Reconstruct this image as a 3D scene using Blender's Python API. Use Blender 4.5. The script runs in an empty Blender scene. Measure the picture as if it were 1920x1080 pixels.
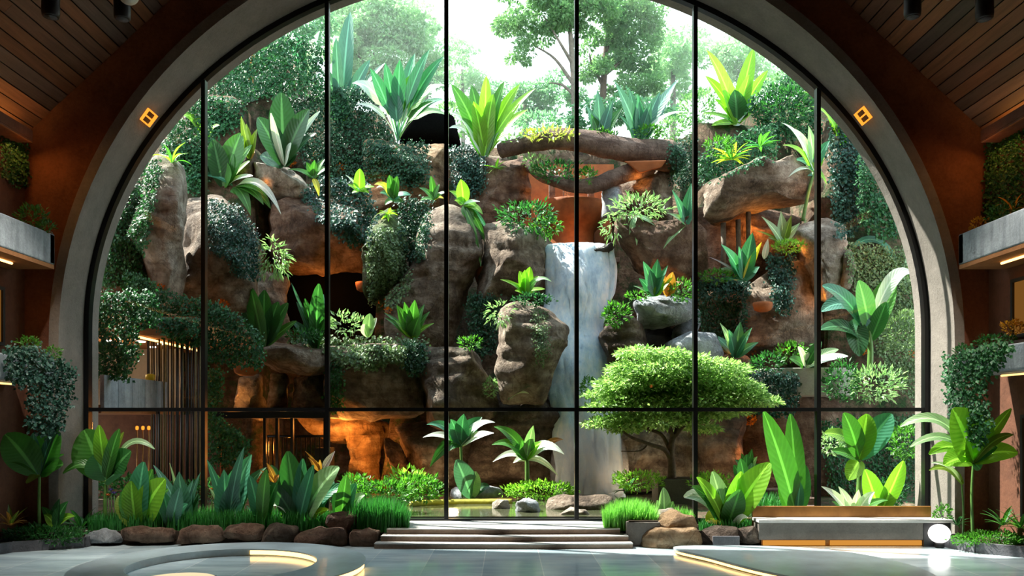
import bpy, math, random
import numpy as np
from mathutils import Vector, noise
from mathutils.bvhtree import BVHTree
R = math.radians
rng = np.random.default_rng(11)
random.seed(11)
scene = bpy.context.scene
col = scene.collection
EYE, CAMY, F = 1.856, -13.0, 1500.0
CX, CY = 950.0, 790.0

def kk(Y): return (Y - CAMY) / F
def P(px, py, Y):
    k = kk(Y)
    return np.array(((px - CX) * k, Y, EYE - (py - CY) * k))

# ---------------------------------------------------------------- objects
def setp(o, label=None, cat=None, group=None, kind=None):
    if label: o['label'] = label
    if cat: o['category'] = cat
    if group: o['group'] = group
    if kind: o['kind'] = kind
    return o

def empty(name, loc, label, cat, group=None, kind=None):
    o = bpy.data.objects.new(name, None)
    o.empty_display_size = 0.1
    o.location = [float(v) for v in loc]
    col.objects.link(o)
    return setp(o, label, cat, group, kind)

def mk(name, V, Fc, mat, parent=None, label=None, cat=None, group=None, kind=None,
       smooth=True, uv=None, vcol=None):
    V = np.asarray(V, dtype=float)
    if parent is not None:
        L = np.array(parent.location)
        g = parent
        while g.parent is not None:
            g = g.parent; L = L + np.array(g.location)
        org = None
        W = V - L
    else:
        org = np.array(((V[:, 0].min() + V[:, 0].max()) / 2, (V[:, 1].min() + V[:, 1].max()) / 2, V[:, 2].min()))
        W = V - org
    me = bpy.data.meshes.new(name)
    if isinstance(Fc, np.ndarray): Fc = Fc.tolist()
    me.from_pydata(W.tolist(), [], Fc)
    if uv is not None:
        lay = me.uv_layers.new(name='UVMap')
        li = np.zeros(len(me.loops), dtype=np.int32)
        me.loops.foreach_get('vertex_index', li)
        lay.data.foreach_set('uv', np.asarray(uv, dtype=np.float32)[li].ravel())
    if vcol is not None:
        at = me.color_attributes.new('tone', 'FLOAT_COLOR', 'POINT')
        at.data.foreach_set('color', np.asarray(vcol, dtype=np.float32).ravel())
    if smooth:
        me.polygons.foreach_set('use_smooth', [True] * len(me.polygons))
    if mat is not None: me.materials.append(mat)
    me.update()
    o = bpy.data.objects.new(name, me)
    if org is not None: o.location = org.tolist()
    if parent is not None: o.parent = parent
    col.objects.link(o)
    return setp(o, label, cat, group, kind)

class MB:
    def __init__(s): s.V = []; s.F = []; s.U = []
    def add(s, V, Fc, U=None):
        n = len(s.V)
        s.V.extend([tuple(map(float, v)) for v in V])
        s.F.extend([tuple(int(i) + n for i in f) for f in Fc])
        s.U.extend(U if U is not None else [(0.5, 0.5)] * len(V))
        return s
    def box(s, x0, x1, y0, y1, z0, z1):
        V = [(x, y, z) for z in (z0, z1) for y in (y0, y1) for x in (x0, x1)]
        return s.add(V, [(0, 2, 3, 1), (4, 5, 7, 6), (0, 1, 5, 4), (2, 6, 7, 3), (0, 4, 6, 2), (1, 3, 7, 5)])
    def tube(s, pts, rad, n=8, caps=True):
        pts = [np.array(p, dtype=float) for p in pts]
        m = len(pts)
        rad = rad if hasattr(rad, '__len__') else [rad] * m
        V = []; Fc = []; prev = None
        for i, p in enumerate(pts):
            t = pts[min(i + 1, m - 1)] - pts[max(i - 1, 0)]
            t = t / (np.linalg.norm(t) + 1e-9)
            if prev is None:
                a = np.array((0, 0, 1.)) if abs(t[2]) < .9 else np.array((1., 0, 0))
                u = np.cross(t, a)
            else:
                u = prev - t * np.dot(prev, t)
            u /= np.linalg.norm(u) + 1e-9; prev = u
            w = np.cross(t, u)
            for j in range(n):
                a = 2 * math.pi * j / n
                V.append(p + rad[i] * (math.cos(a) * u + math.sin(a) * w))
        for i in range(m - 1):
            for j in range(n):
                j2 = (j + 1) % n
                Fc.append((i * n + j, i * n + j2, (i + 1) * n + j2, (i + 1) * n + j))
        if caps:
            Fc.append(tuple(range(n - 1, -1, -1))); Fc.append(tuple((m - 1) * n + j for j in range(n)))
        return s.add(V, Fc)
    def lathe(s, prof, c, n=32, caps=True):
        V = []; Fc = []; m = len(prof)
        for r, z in prof:
            for j in range(n):
                a = 2 * math.pi * j / n
                V.append((c[0] + r * math.cos(a), c[1] + r * math.sin(a), c[2] + z))
        for i in range(m - 1):
            for j in range(n):
                j2 = (j + 1) % n
                Fc.append((i * n + j, i * n + j2, (i + 1) * n + j2, (i + 1) * n + j))
        if caps:
            Fc.append(tuple(range(n - 1, -1, -1))); Fc.append(tuple((m - 1) * n + j for j in range(n)))
        return s.add(V, Fc)
    def prism(s, poly, z0, z1):
        n = len(poly)
        V = [(x, y, z0) for x, y in poly] + [(x, y, z1) for x, y in poly]
        Fc = [tuple(range(n - 1, -1, -1)), tuple(range(n, 2 * n))]
        Fc += [(i, (i + 1) % n, n + (i + 1) % n, n + i) for i in range(n)]
        return s.add(V, Fc)
    def build(s, name, mat, parent=None, uv=False, **kw):
        return mk(name, np.array(s.V), s.F, mat, parent, uv=s.U if uv else None, **kw)

def bevel(o, w=.01, seg=2):
    m = o.modifiers.new('bevel', 'BEVEL'); m.width = w; m.segments = seg; m.limit_method = 'ANGLE'
    return o

def spline(pts, n=8, closed=False):
    pts = [np.array(p, dtype=float) for p in pts]
    m = len(pts); out = []
    rg = range(m if closed else m - 1)
    for i in rg:
        g = (lambda j: pts[j % m]) if closed else (lambda j: pts[max(0, min(m - 1, j))])
        p0, p1, p2, p3 = g(i - 1), g(i), g(i + 1), g(i + 2)
        for q in range(n):
            t = q / n
            out.append(.5 * (2 * p1 + (p2 - p0) * t + (2 * p0 - 5 * p1 + 4 * p2 - p3) * t * t + (3 * p1 - p0 - 3 * p2 + p3) * t ** 3))
    if not closed: out.append(pts[-1])
    return out

# ---------------------------------------------------------------- materials
class NT:
    def __init__(s, name):
        s.m = bpy.data.materials.new(name); s.m.use_nodes = True
        s.t = s.m.node_tree; s.t.nodes.clear()
        s.out = s.n('ShaderNodeOutputMaterial')
    def n(s, typ, **kw):
        nd = s.t.nodes.new(typ)
        for k, v in kw.items():
            if k.startswith('i_'):
                nd.inputs[k[2:].replace('_', ' ')].default_value = v
            else: setattr(nd, k, v)
        return nd
    def l(s, a, b): s.t.links.new(a, b)
    def pos(s): return s.n('ShaderNodeNewGeometry').outputs['Position']
    def noise(s, scale, detail=6, rough=.6, vec=None, stretch=None):
        nd = s.n('ShaderNodeTexNoise'); nd.inputs['Scale'].default_value = scale
        nd.inputs['Detail'].default_value = detail; nd.inputs['Roughness'].default_value = rough
        v = vec or s.pos()
        if stretch:
            mp = s.n('ShaderNodeMapping'); mp.inputs['Scale'].default_value = stretch
            s.l(v, mp.inputs['Vector']); v = mp.outputs['Vector']
        s.l(v, nd.inputs['Vector'])
        return nd.outputs['Fac']
    def ramp(s, fac, stops):
        nd = s.n('ShaderNodeValToRGB'); e = nd.color_ramp.elements
        while len(e) < len(stops): e.new(.5)
        for el, (p, c) in zip(e, stops):
            el.position = p; el.color = (*c, 1) if len(c) == 3 else c
        s.l(fac, nd.inputs['Fac']); return nd.outputs['Color']
    def math(s, op, a, b=None, c=None, clamp=False):
        nd = s.n('ShaderNodeMath', operation=op); nd.use_clamp = clamp
        for i, v in enumerate((a, b, c)):
            if v is None: continue
            if isinstance(v, (int, float)): nd.inputs[i].default_value = v
            else: s.l(v, nd.inputs[i])
        return nd.outputs[0]
    def mix(s, fac, a, b, typ='MIX'):
        nd = s.n('ShaderNodeMix', data_type='RGBA', blend_type=typ)
        for i, v in ((0, fac), (6, a), (7, b)):
            if isinstance(v, (int, float)): nd.inputs[i].default_value = v
            elif isinstance(v, tuple): nd.inputs[i].default_value = (*v, 1)
            else: s.l(v, nd.inputs[i])
        return nd.outputs[2]
    def bsdf(s, colr, rough=.6, spec=.5, **kw):
        nd = s.n('ShaderNodeBsdfPrincipled')
        for nm, v in (('Base Color', colr), ('Roughness', rough), ('Specular IOR Level', spec)):
            if isinstance(v, tuple): nd.inputs[nm].default_value = (*v, 1)
            elif isinstance(v, (int, float)): nd.inputs[nm].default_value = v
            else: s.l(v, nd.inputs[nm])
        for k, v in kw.items(): nd.inputs[k.replace('_', ' ')].default_value = v
        return nd
    def bump(s, bs, h, strength=.5, dist=.05):
        b = s.n('ShaderNodeBump'); b.inputs['Strength'].default_value = strength; b.inputs['Distance'].default_value = dist
        s.l(h, b.inputs['Height']); s.l(b.outputs['Normal'], bs.inputs['Normal'])
    def done(s, bs):
        s.l(bs.outputs[0], s.out.inputs['Surface']); return s.m

def plain(name, c, rough=.6, spec=.5, bumpscale=None, var=.15, **kw):
    t = NT(name)
    f = t.noise(bumpscale or 6, 5)
    d = tuple(v * (1 - var) for v in c); u = tuple(min(1, v * (1 + var)) for v in c)
    b = t.bsdf(t.ramp(f, [(.3, d), (.7, u)]), rough, spec, **kw)
    if bumpscale: t.bump(b, t.noise(bumpscale * 4, 6), .25, .02)
    return t.done(b)

def emit(name, c, s):
    t = NT(name); e = t.n('ShaderNodeEmission'); e.inputs[0].default_value = (*c, 1); e.inputs[1].default_value = s
    return t.done(e)

def rock_mat(name, dark, mid, pale, moss=0.0, strata=.5, wet=False, mosscol=(.05, .10, .02)):
    t = NT(name)
    n1 = t.noise(1.1, 8, .65)
    n2 = t.noise(5.5, 8, .7)
    st = t.noise(1.6, 5, .6, stretch=(.6, .6, 3.2))
    f = t.math('ADD', t.math('MULTIPLY', n1, .55), t.math('MULTIPLY', n2, .45))
    f = t.math('ADD', t.math('MULTIPLY', f, 1 - strata * .5), t.math('MULTIPLY', st, strata * .5))
    c = t.ramp(f, [(.39, dark), (.49, mid), (.59, pale)])
    vo = t.n('ShaderNodeTexVoronoi', feature='DISTANCE_TO_EDGE'); vo.inputs['Scale'].default_value = 1.3
    mp = t.n('ShaderNodeMapping'); mp.inputs['Scale'].default_value = (1, 1, 1.7)
    wv = t.n('ShaderNodeVectorMath', operation='ADD')
    ns = t.n('ShaderNodeTexNoise'); ns.inputs['Scale'].default_value = 1.8; t.l(t.pos(), ns.inputs['Vector'])
    t.l(t.pos(), wv.inputs[0]); t.l(ns.outputs['Color'], wv.inputs[1]); t.l(wv.outputs[0], mp.inputs['Vector']); t.l(mp.outputs[0], vo.inputs['Vector'])
    crack = t.ramp(vo.outputs['Distance'], [(.0, (.2, .2, .2)), (.035, (1, 1, 1))])
    c = t.mix(.4, c, crack, 'MULTIPLY')
    streak = t.ramp(t.noise(2.2, 4, .6, stretch=(1.6, 1.6, .25)), [(.35, (.45, .42, .4)), (.55, (1, 1, 1))])
    c = t.mix(.7, c, streak, 'MULTIPLY')
    if moss:
        g = t.ramp(t.noise(2.3, 7, .7), [(.62 - .4 * moss, (0, 0, 0)), (.72 - .35 * moss, (1, 1, 1))])
        mc = t.ramp(t.noise(18, 4), [(.3, tuple(v * .5 for v in mosscol)), (.7, tuple(v * 1.6 for v in mosscol))])
        c = t.mix(g, c, mc)
    b = t.bsdf(c, .35 if wet else .82, .5 if wet else .25)
    h = t.math('ADD', t.math('MULTIPLY', n2, .6), t.math('MULTIPLY', t.noise(22, 6, .7), .25))
    h = t.math('ADD', h, t.math('MULTIPLY', vo.outputs['Distance'], .5))
    t.bump(b, h, 1.0, .28)
    return t.done(b)

def leaf_mat(name, c1, c2, vein=None, trans=.35, rough=.38, ribs=14, vw=.035, spec=.5):
    """long leaves with UV: u across, v along"""
    t = NT(name)
    uv = t.n('ShaderNodeUVMap'); sp = t.n('ShaderNodeSeparateXYZ'); t.l(uv.outputs[0], sp.inputs[0])
    au = t.math('ABSOLUTE', t.math('SUBTRACT', sp.outputs[0], .5))
    isl = t.n('ShaderNodeObjectInfo').outputs['Random']
    isl2 = t.n('ShaderNodeNewGeometry').outputs['Random Per Island']
    f = t.math('ADD', t.math('MULTIPLY', isl2, .6), t.math('MULTIPLY', t.noise(6, 4), .5))
    c = t.ramp(f, [(.2, c1), (.85, c2)])
    wv = t.math('SINE', t.math('MULTIPLY', t.math('SUBTRACT', sp.outputs[1], t.math('MULTIPLY', au, .35)), ribs * 6.283))
    rib = t.ramp(wv, [(.0, (.78, .78, .78)), (1, (1.1, 1.1, 1.1))])
    c = t.mix(.32, c, rib, 'MULTIPLY')
    v = vein or tuple(min(1, x * 1.7 + .03) for x in c2)
    mid = t.ramp(au, [(vw, (1, 1, 1)), (vw + .03, (0, 0, 0))])
    c = t.mix(mid, c, v)
    b = t.bsdf(c, rough, spec)
    t.bump(b, wv, .14, .01)
    if trans:
        tr = t.n('ShaderNodeBsdfTranslucent')
        tc = t.mix(1.0, c, (1.45, 1.8, .75), 'MULTIPLY')
        t.l(tc, tr.inputs[0])
        mx = t.n('ShaderNodeMixShader'); mx.inputs[0].default_value = trans
        t.l(b.outputs[0], mx.inputs[1]); t.l(tr.outputs[0], mx.inputs[2])
        return t.done(mx)
    return t.done(b)

def small_leaf(name, c1, c2, trans=.3, rough=.4, spec=.5, extra=None):
    t = NT(name)
    isl = t.n('ShaderNodeNewGeometry').outputs['Random Per Island']
    f = t.math('ADD', t.math('MULTIPLY', isl, .7), t.math('MULTIPLY', t.noise(1.2, 3), .3))
    stops = [(.15, c1), (.8, c2)]
    if extra: stops.append((.93, extra))
    c = t.ramp(f, stops)
    b = t.bsdf(c, rough, spec)
    tr = t.n('ShaderNodeBsdfTranslucent')
    t.l(t.mix(1.0, c, (1.3, 1.6, .85), 'MULTIPLY'), tr.inputs[0])
    mx = t.n('ShaderNodeMixShader'); mx.inputs[0].default_value = trans
    t.l(b.outputs[0], mx.inputs[1]); t.l(tr.outputs[0], mx.inputs[2])
    return t.done(mx)

M = {}
M['rock'] = rock_mat('rock_brown', (.085, .06, .042), (.25, .185, .132), (.54, .45, .355))
M['rock_pale'] = rock_mat('rock_pale', (0.176, 0.135, 0.101), (0.459, 0.392, 0.317), (0.800, 0.743, 0.634))
M['rock_dark'] = rock_mat('rock_dark', (.05, .036, .027), (.14, .10, .075), (.31, .245, .19))
M['rock_red'] = rock_mat('rock_red', (.09, .05, .035), (.22, .13, .088), (.42, .29, .21))
M['rock_moss'] = rock_mat('rock_moss', (0.108, 0.095, 0.054), (0.270, 0.230, 0.135), (0.486, 0.432, 0.297), moss=.75, mosscol=(.10, .14, .05))
M['rock_grey'] = rock_mat('rock_grey', (0.216, 0.230, 0.243), (0.405, 0.446, 0.486), (0.675, 0.716, 0.756), strata=.2)
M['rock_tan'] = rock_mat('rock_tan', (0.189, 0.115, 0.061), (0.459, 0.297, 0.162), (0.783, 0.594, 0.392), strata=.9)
M['rock_wet'] = rock_mat('rock_wet', (.02, .016, .014), (.05, .04, .034), (.12, .10, .085), wet=True)
M['cliff'] = rock_mat('cliff_rock', (0.061, 0.041, 0.027), (0.162, 0.108, 0.068), (0.324, 0.230, 0.149), moss=.35, mosscol=(.03, .07, .02))
M['soil'] = plain('soil', (.035, .025, .018), .95, .1, 9, .4)
M['steel'] = plain('dark_steel', (.012, .013, .015), .35, .5, None, .1, Metallic=.6)
M['black'] = plain('black_metal', (.01, .01, .011), .5, .4)
M['bark'] = plain('bark', (.10, .07, .05), .9, .2, 14, .4)
M['bark_grey'] = plain('bark_grey', (.18, .16, .13), .9, .2, 10, .35)
M['stalk'] = plain('green_stalk', (.07, .16, .03), .5, .4, None, .3)
M['stalk_brown'] = plain('brown_stalk', (.12, .09, .04), .7, .3, None, .3)
M['terracotta'] = plain('terracotta', (.30, .095, .03), .7, .3, 5, .25)
M['timber'] = rock_mat('driftwood', (.10, .06, .045), (.2, .13, .10), (.34, .24, .19), strata=.9)
M['bronze'] = plain('bronze_panel', (.32, .15, .04), .35, .5, None, .2, Metallic=.55)
M['shade_black'] = plain('recess_shade_black', (.004, .004, .004), 1, 0)  # near-black that paints recess shade
M['white_petal'] = plain('white_petal', (.8, .78, .74), .6)
M['orange_petal'] = plain('orange_petal', (.75, .16, .02), .5)
M['yellow_petal'] = plain('yellow_petal', (.75, .42, .03), .5)
M['purple_petal'] = plain('purple_petal', (.16, .10, .45), .5)
M['warm'] = emit('warm_led', (1, .55, .16), 4.5)
M['warm_soft'] = emit('warm_led_soft', (1, .56, .18), 2.2)
M['orange_led'] = emit('orange_led', (1, .3, .03), 1.5)
M['white_lamp'] = emit('white_lamp', (1, .97, .92), 3.0)

LM = {
 'deep':   leaf_mat('leaf_deep', (.016, .085, .024), (.04, .17, .045)),
 'dark':   leaf_mat('leaf_dark', (.012, .055, .022), (.028, .11, .04), trans=.2),
 'mid':    leaf_mat('leaf_mid', (.03, .12, .02), (.07, .24, .04)),
 'lime':   leaf_mat('leaf_lime', (.10, .27, .02), (.24, .48, .045), trans=.45),
 'blue':   leaf_mat('leaf_blue', (.03, .11, .085), (.08, .23, .18), trans=.25),
 'teal':   leaf_mat('leaf_teal', (.02, .12, .07), (.06, .26, .15), trans=.3),
 'pale':   leaf_mat('leaf_pale', (.13, .27, .13), (.3, .47, .26), trans=.35),
 'frost':  leaf_mat('leaf_frost', (.42, .52, .46), (.66, .74, .68), trans=.3, rough=.3),
 'yellow': leaf_mat('leaf_yellow', (.45, .42, .03), (.7, .6, .06), trans=.4),
 'olive':  leaf_mat('leaf_olive', (.07, .13, .015), (.17, .25, .03)),
 'bronze': leaf_mat('leaf_bronze', (.25, .09, .02), (.45, .2, .04)),
 'purple': leaf_mat('leaf_purple', (.2, .15, .2), (.4, .33, .36)),
}
SM = {
 'pad':    small_leaf('umbrella_tree_leaf', (.07, .17, .035), (.38, .52, .21), .45, .45, .4, (.76, .84, .62)),
 'ivy':    small_leaf('ivy_leaf', (.007, .042, .02), (.03, .115, .05), .2, .5, .35, (.08, .21, .11)),
 'ivy_blue': small_leaf('ivy_leaf_blue', (.008, .04, .03), (.03, .11, .075), .2, .48, .4, (.10, .22, .17)),
 'ivy_mid': small_leaf('ivy_leaf_mid', (.012, .065, .028), (.045, .18, .065), .3, .5, .35, (.12, .28, .12)),
 'ivy_pale': small_leaf('ivy_leaf_pale', (.07, .13, .06), (.2, .3, .14), .3, .5, .4, (.34, .42, .26)),
 'bush':   small_leaf('bush_leaf', (.03, .12, .015), (.10, .29, .035), .4, .4),
 'bright': small_leaf('bright_leaf', (.10, .26, .02), (.28, .5, .07), .45, .4, .5, (.5, .66, .25)),
 'silver': small_leaf('silver_leaf', (.14, .28, .12), (.36, .5, .26), .35, .4, .5, (.62, .7, .5)),
 'dense':  small_leaf('dense_leaf', (.012, .07, .02), (.05, .19, .05), .35, .4),
 'tree':   small_leaf('tree_leaf', (.09, .2, .10), (.24, .40, .22), .5, .6, .2),  # tree greens paled so the colour carries some distance haze
 'tree_hazed': small_leaf('tree_leaf_hazed', (.22, .37, .26), (.44, .60, .46), .5, .6, .2),  # palest green: haze over the far trees put into the leaf colour
 'tree_haze_teal': small_leaf('tree_leaf_haze_teal', (.10, .24, .17), (.26, .45, .34), .5, .6, .2),  # bluish green, also tinted for haze
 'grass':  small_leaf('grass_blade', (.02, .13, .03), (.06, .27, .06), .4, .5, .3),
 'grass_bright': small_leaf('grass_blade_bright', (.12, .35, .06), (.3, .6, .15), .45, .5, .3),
 'yellowleaf': small_leaf('yellow_leaf', (.3, .36, .04), (.6, .62, .14), .4, .4),
 'wood_orange': small_leaf('amber_leaf', (.25, .11, .01), (.5, .25, .02), .4, .5),
 'flower': small_leaf('flower_petal', (.5, .10, .01), (.85, .26, .02), .3, .5, .3),
}
SKY = 3.0
SUN = 21.0
SUNDIR = (.55, -.22, -.8)
WARM = 0.65
SPOT = 950
MIST = 1.0
HAZE = .022
# ================================================================ camera, light, sky
cam = bpy.data.cameras.new('camera'); co = bpy.data.objects.new('camera', cam); col.objects.link(co)
co.location = (0, CAMY, EYE); co.rotation_euler = (R(90), 0, 0)
cam.sensor_width = 36; cam.lens = F / 1920 * 36
cam.shift_x = (960 - CX) / 1920; cam.shift_y = (CY - 540) / 1920
cam.clip_end = 300
scene.camera = co
vs = scene.view_settings
scene.display_settings.display_device = 'sRGB'
vs.view_transform = 'Standard'; vs.look = 'None'; vs.exposure = 0.15; vs.gamma = 1.0
vs.use_curve_mapping = False
scene.cycles.max_bounces = 7; scene.cycles.diffuse_bounces = 3; scene.cycles.glossy_bounces = 3
scene.cycles.transmission_bounces = 4; scene.cycles.transparent_max_bounces = 14
scene.cycles.caustics_reflective = False; scene.cycles.caustics_refractive = False
scene.cycles.sample_clamp_indirect = 6
scene.cycles.use_denoising = True

w = bpy.data.worlds.new('sky'); scene.world = w; w.use_nodes = True
nt = w.node_tree; nt.nodes.clear()
bg = nt.nodes.new('ShaderNodeBackground'); wo = nt.nodes.new('ShaderNodeOutputWorld')
tc = nt.nodes.new('ShaderNodeTexCoord'); sx = nt.nodes.new('ShaderNodeSeparateXYZ'); rp = nt.nodes.new('ShaderNodeValToRGB')
nt.links.new(tc.outputs['Generated'], sx.inputs[0]); nt.links.new(sx.outputs[2], rp.inputs[0])
rp.color_ramp.elements[0].position = .0; rp.color_ramp.elements[0].color = (.93, 1, .98, 1)
rp.color_ramp.elements[1].position = .9; rp.color_ramp.elements[1].color = (.62, .84, 1, 1)
nt.links.new(rp.outputs[0], bg.inputs[0]); bg.inputs[1].default_value = SKY
nt.links.new(bg.outputs[0], wo.inputs[0])

def light(typ, loc, e, c, **kw):
    L = bpy.data.lights.new('lamp_light', typ); L.energy = e; L.color = c
    rot = kw.pop('rot', None)
    for a, b in kw.items(): setattr(L, a, b)
    o = bpy.data.objects.new('lamp_light', L); o.location = [float(v) for v in loc]
    if rot is not None: o.rotation_euler = rot
    col.objects.link(o); return o
sun = light('SUN', (0, 0, 20), SUN, (1, .95, .86), angle=R(.9))
sun.rotation_euler = Vector(SUNDIR).to_track_quat('-Z', 'Y').to_euler()
ORG = (1, .34, .06)
def warm(px, py, Y, e, c=ORG, r=.12):
    return light('POINT', P(px, py, Y), e, c, shadow_soft_size=r)

# ================================================================ room shell
def floor_mat():
    t = NT('slate_tiles')
    br = t.n('ShaderNodeTexBrick'); br.offset = .35
    mp = t.n('ShaderNodeMapping'); mp.inputs['Rotation'].default_value = (0, 0, R(90)); mp.inputs['Location'].default_value = (.2, .3, 0)
    t.l(t.pos(), mp.inputs[0]); t.l(mp.outputs[0], br.inputs['Vector'])
    br.inputs['Scale'].default_value = 1; br.inputs['Brick Width'].default_value = 1.5; br.inputs['Row Height'].default_value = .75
    br.inputs['Mortar Size'].default_value = .006
    br.inputs['Color1'].default_value = (.36, .46, .50, 1); br.inputs['Color2'].default_value = (.56, .66, .70, 1); br.inputs['Mortar'].default_value = (.66, .70, .70, 1)
    n = t.noise(1.6, 8, .65, stretch=(.5, 2.0, 1)); 
    c = t.mix(.55, br.outputs['Color'], t.ramp(n, [(.32, (.4, .46, .5)), (.66, (1.3, 1.3, 1.28))]), 'MULTIPLY')
    b = t.bsdf(c, t.math('ADD', t.math('MULTIPLY', n, .2), .06), .5)
    t.bump(b, t.math('ADD', t.math('MULTIPLY', n, .4), br.outputs['Fac']), .06, .01)
    return t.done(b)
M['floor'] = floor_mat()
mb = MB().box(-9.4, 9.4, -15.5, .5, -.3, 0)
mb.build('floor', M['floor'], kind='structure', label='grey slate tiled hall floor with soft reflections', smooth=False)

def plaster(name, c, bs=2.2, dark=.55, pale=1.25, rough=.85, streak=False):
    t = NT(name)
    n = t.noise(bs, 8, .65); n2 = t.noise(bs * 9, 6, .7)
    f = t.math('ADD', t.math('MULTIPLY', n, .6), t.math('MULTIPLY', n2, .4))
    cc = t.ramp(f, [(.35, tuple(v * dark for v in c)), (.65, tuple(v * pale for v in c))])
    if streak:
        cc = t.mix(.6, cc, t.ramp(t.noise(4, 5, .7, stretch=(1.5, 1.5, .18)), [(.4, (.55, .55, .56)), (.6, (1.1, 1.1, 1.1))]), 'MULTIPLY')
    b = t.bsdf(cc, rough, .25); t.bump(b, f, .5, .05); return t.done(b)
M['rust'] = plaster('rust_plaster', (.155, .06, .032))
M['concrete'] = plaster('concrete', (.40, .385, .36), 3, .75, 1.15)
M['arch_concrete'] = plaster('arch_concrete', (.205, .185, .16), 3, .75, 1.15)
M['concrete_grey'] = plaster('concrete_streaked', (.30, .34, .37), 3, .7, 1.2, streak=True)
M['warm_wall'] = plaster('warm_wall', (.30, .13, .05), 1.5, .7, 1.2)
M['pale_wall'] = plaster('pale_wall', (.45, .40, .33), 1.5, .85, 1.1)
M['stone_bench'] = plaster('bench_stone', (.14, .125, .11), 4, .75, 1.2)
M['stone_step'] = plaster('step_stone', (.46, .45, .43), 4, .85, 1.1, rough=.5)
M['stone_dark'] = plaster('dark_stone', (.10, .10, .11), 4, .7, 1.3)

def arch(a, b, cz, z0, n=72):
    pts = [(-a, z0), (-a, z0 + (cz - z0) * .5)]
    for i in range(n + 1):
        t = math.pi - math.pi * i / n
        pts.append((a * math.cos(t), cz + b * math.sin(t)))
    pts += [(a, z0 + (cz - z0) * .5), (a, z0)]
    return pts
def loft(rings, closed=False):
    """rings: list of (pts2d, y)"""
    V = []; Fc = []; n = len(rings[0][0])
    for pts, y in rings: V += [(x, y, z) for x, z in pts]
    m = len(rings)
    for i in range(m if closed else m - 1):
        j2 = (i + 1) % m
        for j in range(n - 1):
            Fc.append((i * n + j, i * n + j + 1, j2 * n + j + 1, j2 * n + j))
    if closed:
        Fc.append(tuple(i * n for i in range(m))); Fc.append(tuple(i * n + n - 1 for i in range(m))[::-1])
    return V, Fc
YF, YB = -.8, .42
def rect_of(pts, hx=9.4, z1=13.2):
    out = []
    for x, z in pts:
        if z <= 3.4: out.append((math.copysign(hx, x), z)); continue
        dx, dz = x, z - 3.4
        s = min(hx / max(abs(dx), 1e-6), (z1 - 3.4) / max(dz, 1e-6)); out.append((dx * s, 3.4 + dz * s))
    return out
aF = arch(6.86, 6.39, 3.076, 0); aB = arch(6.92, 6.0, 3.346, 0)
V, Fc = loft([(rect_of(aF), YF), (aF, YF), (aB, 0), (aB, YB), (rect_of(aB), YB)], True)
mk('wall_back', V, Fc, M['rust'], kind='structure', label='dark rust-brown plaster wall pierced by the great arch', smooth=False)
i1, o1 = arch(6.80, 6.33, 3.076, 0), arch(6.95, 6.50, 3.076, 0)
i2, o2 = arch(6.85, 5.95, 3.346, 0), arch(6.97, 6.1, 3.346, 0)
V, Fc = loft([(o1, YF - .06), (i1, YF - .06), (i1, YF), (i2, 0), (i2, YB), (o2, YB)], True)
mk('trim_1', V, Fc, M['arch_concrete'], kind='structure', label='pale concrete lining around the great arch', smooth=False)

# ---- side walls (rust / timber dark), with niches built on them
M['wall_side'] = plaster('side_wall', (.12, .05, .028), 1.2, .6, 1.3)
for sgn, nm in ((-1, 'left'), (1, 'right')):
    x0, x1 = sorted((sgn * 7.35, sgn * 7.75))
    MB().box(x0, x1, -14.5, YF, 0, 6.4).build('wall_' + nm, M['wall_side'], kind='structure', smooth=False,
        label='dark brown side wall on the %s of the hall' % nm)
MB().box(-9.4, 9.4, -15.0, -14.6, 0, 13.5).build('wall_rear', M['wall_side'], kind='structure', label='dark wall at the rear of the hall', smooth=False)

# ---- ceiling boards
def board_mat():
    t = NT('ceiling_boards')
    at = t.n('ShaderNodeAttribute', attribute_name='tone')
    g = t.noise(3, 8, .7, stretch=(6, .35, 6))
    c = t.mix(.7, at.outputs['Color'], t.ramp(g, [(.3, (.45, .43, .42)), (.7, (1.3, 1.25, 1.2))]), 'MULTIPLY')
    b = t.bsdf(c, .5, .4); t.bump(b, g, .3, .02); return t.done(b)
M['boards'] = board_mat()
V = []; Fc = []; C = []
SL = R(43); E0 = 6.22
nb = 56; bw = (7.35 / math.cos(SL)) / nb
for sgn in (-1, 1):
    for i in range(nb):
        y = YF
        while y > -14.6:
            ln = random.uniform(1.8, 4.5); y2 = max(-14.6, y - ln)
            base = random.choice([(.16, .085, .05), (.12, .075, .055), (.10, .08, .07), (.13, .10, .085), (.19, .10, .055), (.09, .075, .07)])
            tone = random.uniform(.7, 1.25); lift = random.uniform(0, .012)
            s0, s1 = i * bw + .008, (i + 1) * bw - .008
            n0 = len(V)
            for s, up in ((s0, 0), (s1, 0), (s1, .03), (s0, .03)):
                for yy in (y - .003, y2 + .003):
                    hx = 7.35 - s * math.cos(SL); z = E0 + s * math.sin(SL)
                    V.append((sgn * (hx + (up - lift) * math.sin(SL)), yy, z + (up - lift) * math.cos(SL)))
                    C.append((base[0] * tone * 1.12, base[1] * tone * .88, base[2] * tone * .72, 1))
            q = lambda *a: tuple(n0 + k for k in a)
            Fc += [q(0, 1, 3, 2), q(2, 3, 5, 4), q(4, 5, 7, 6), q(6, 7, 1, 0), q(0, 2, 4, 6), q(1, 7, 5, 3)]
            y = y2
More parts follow.
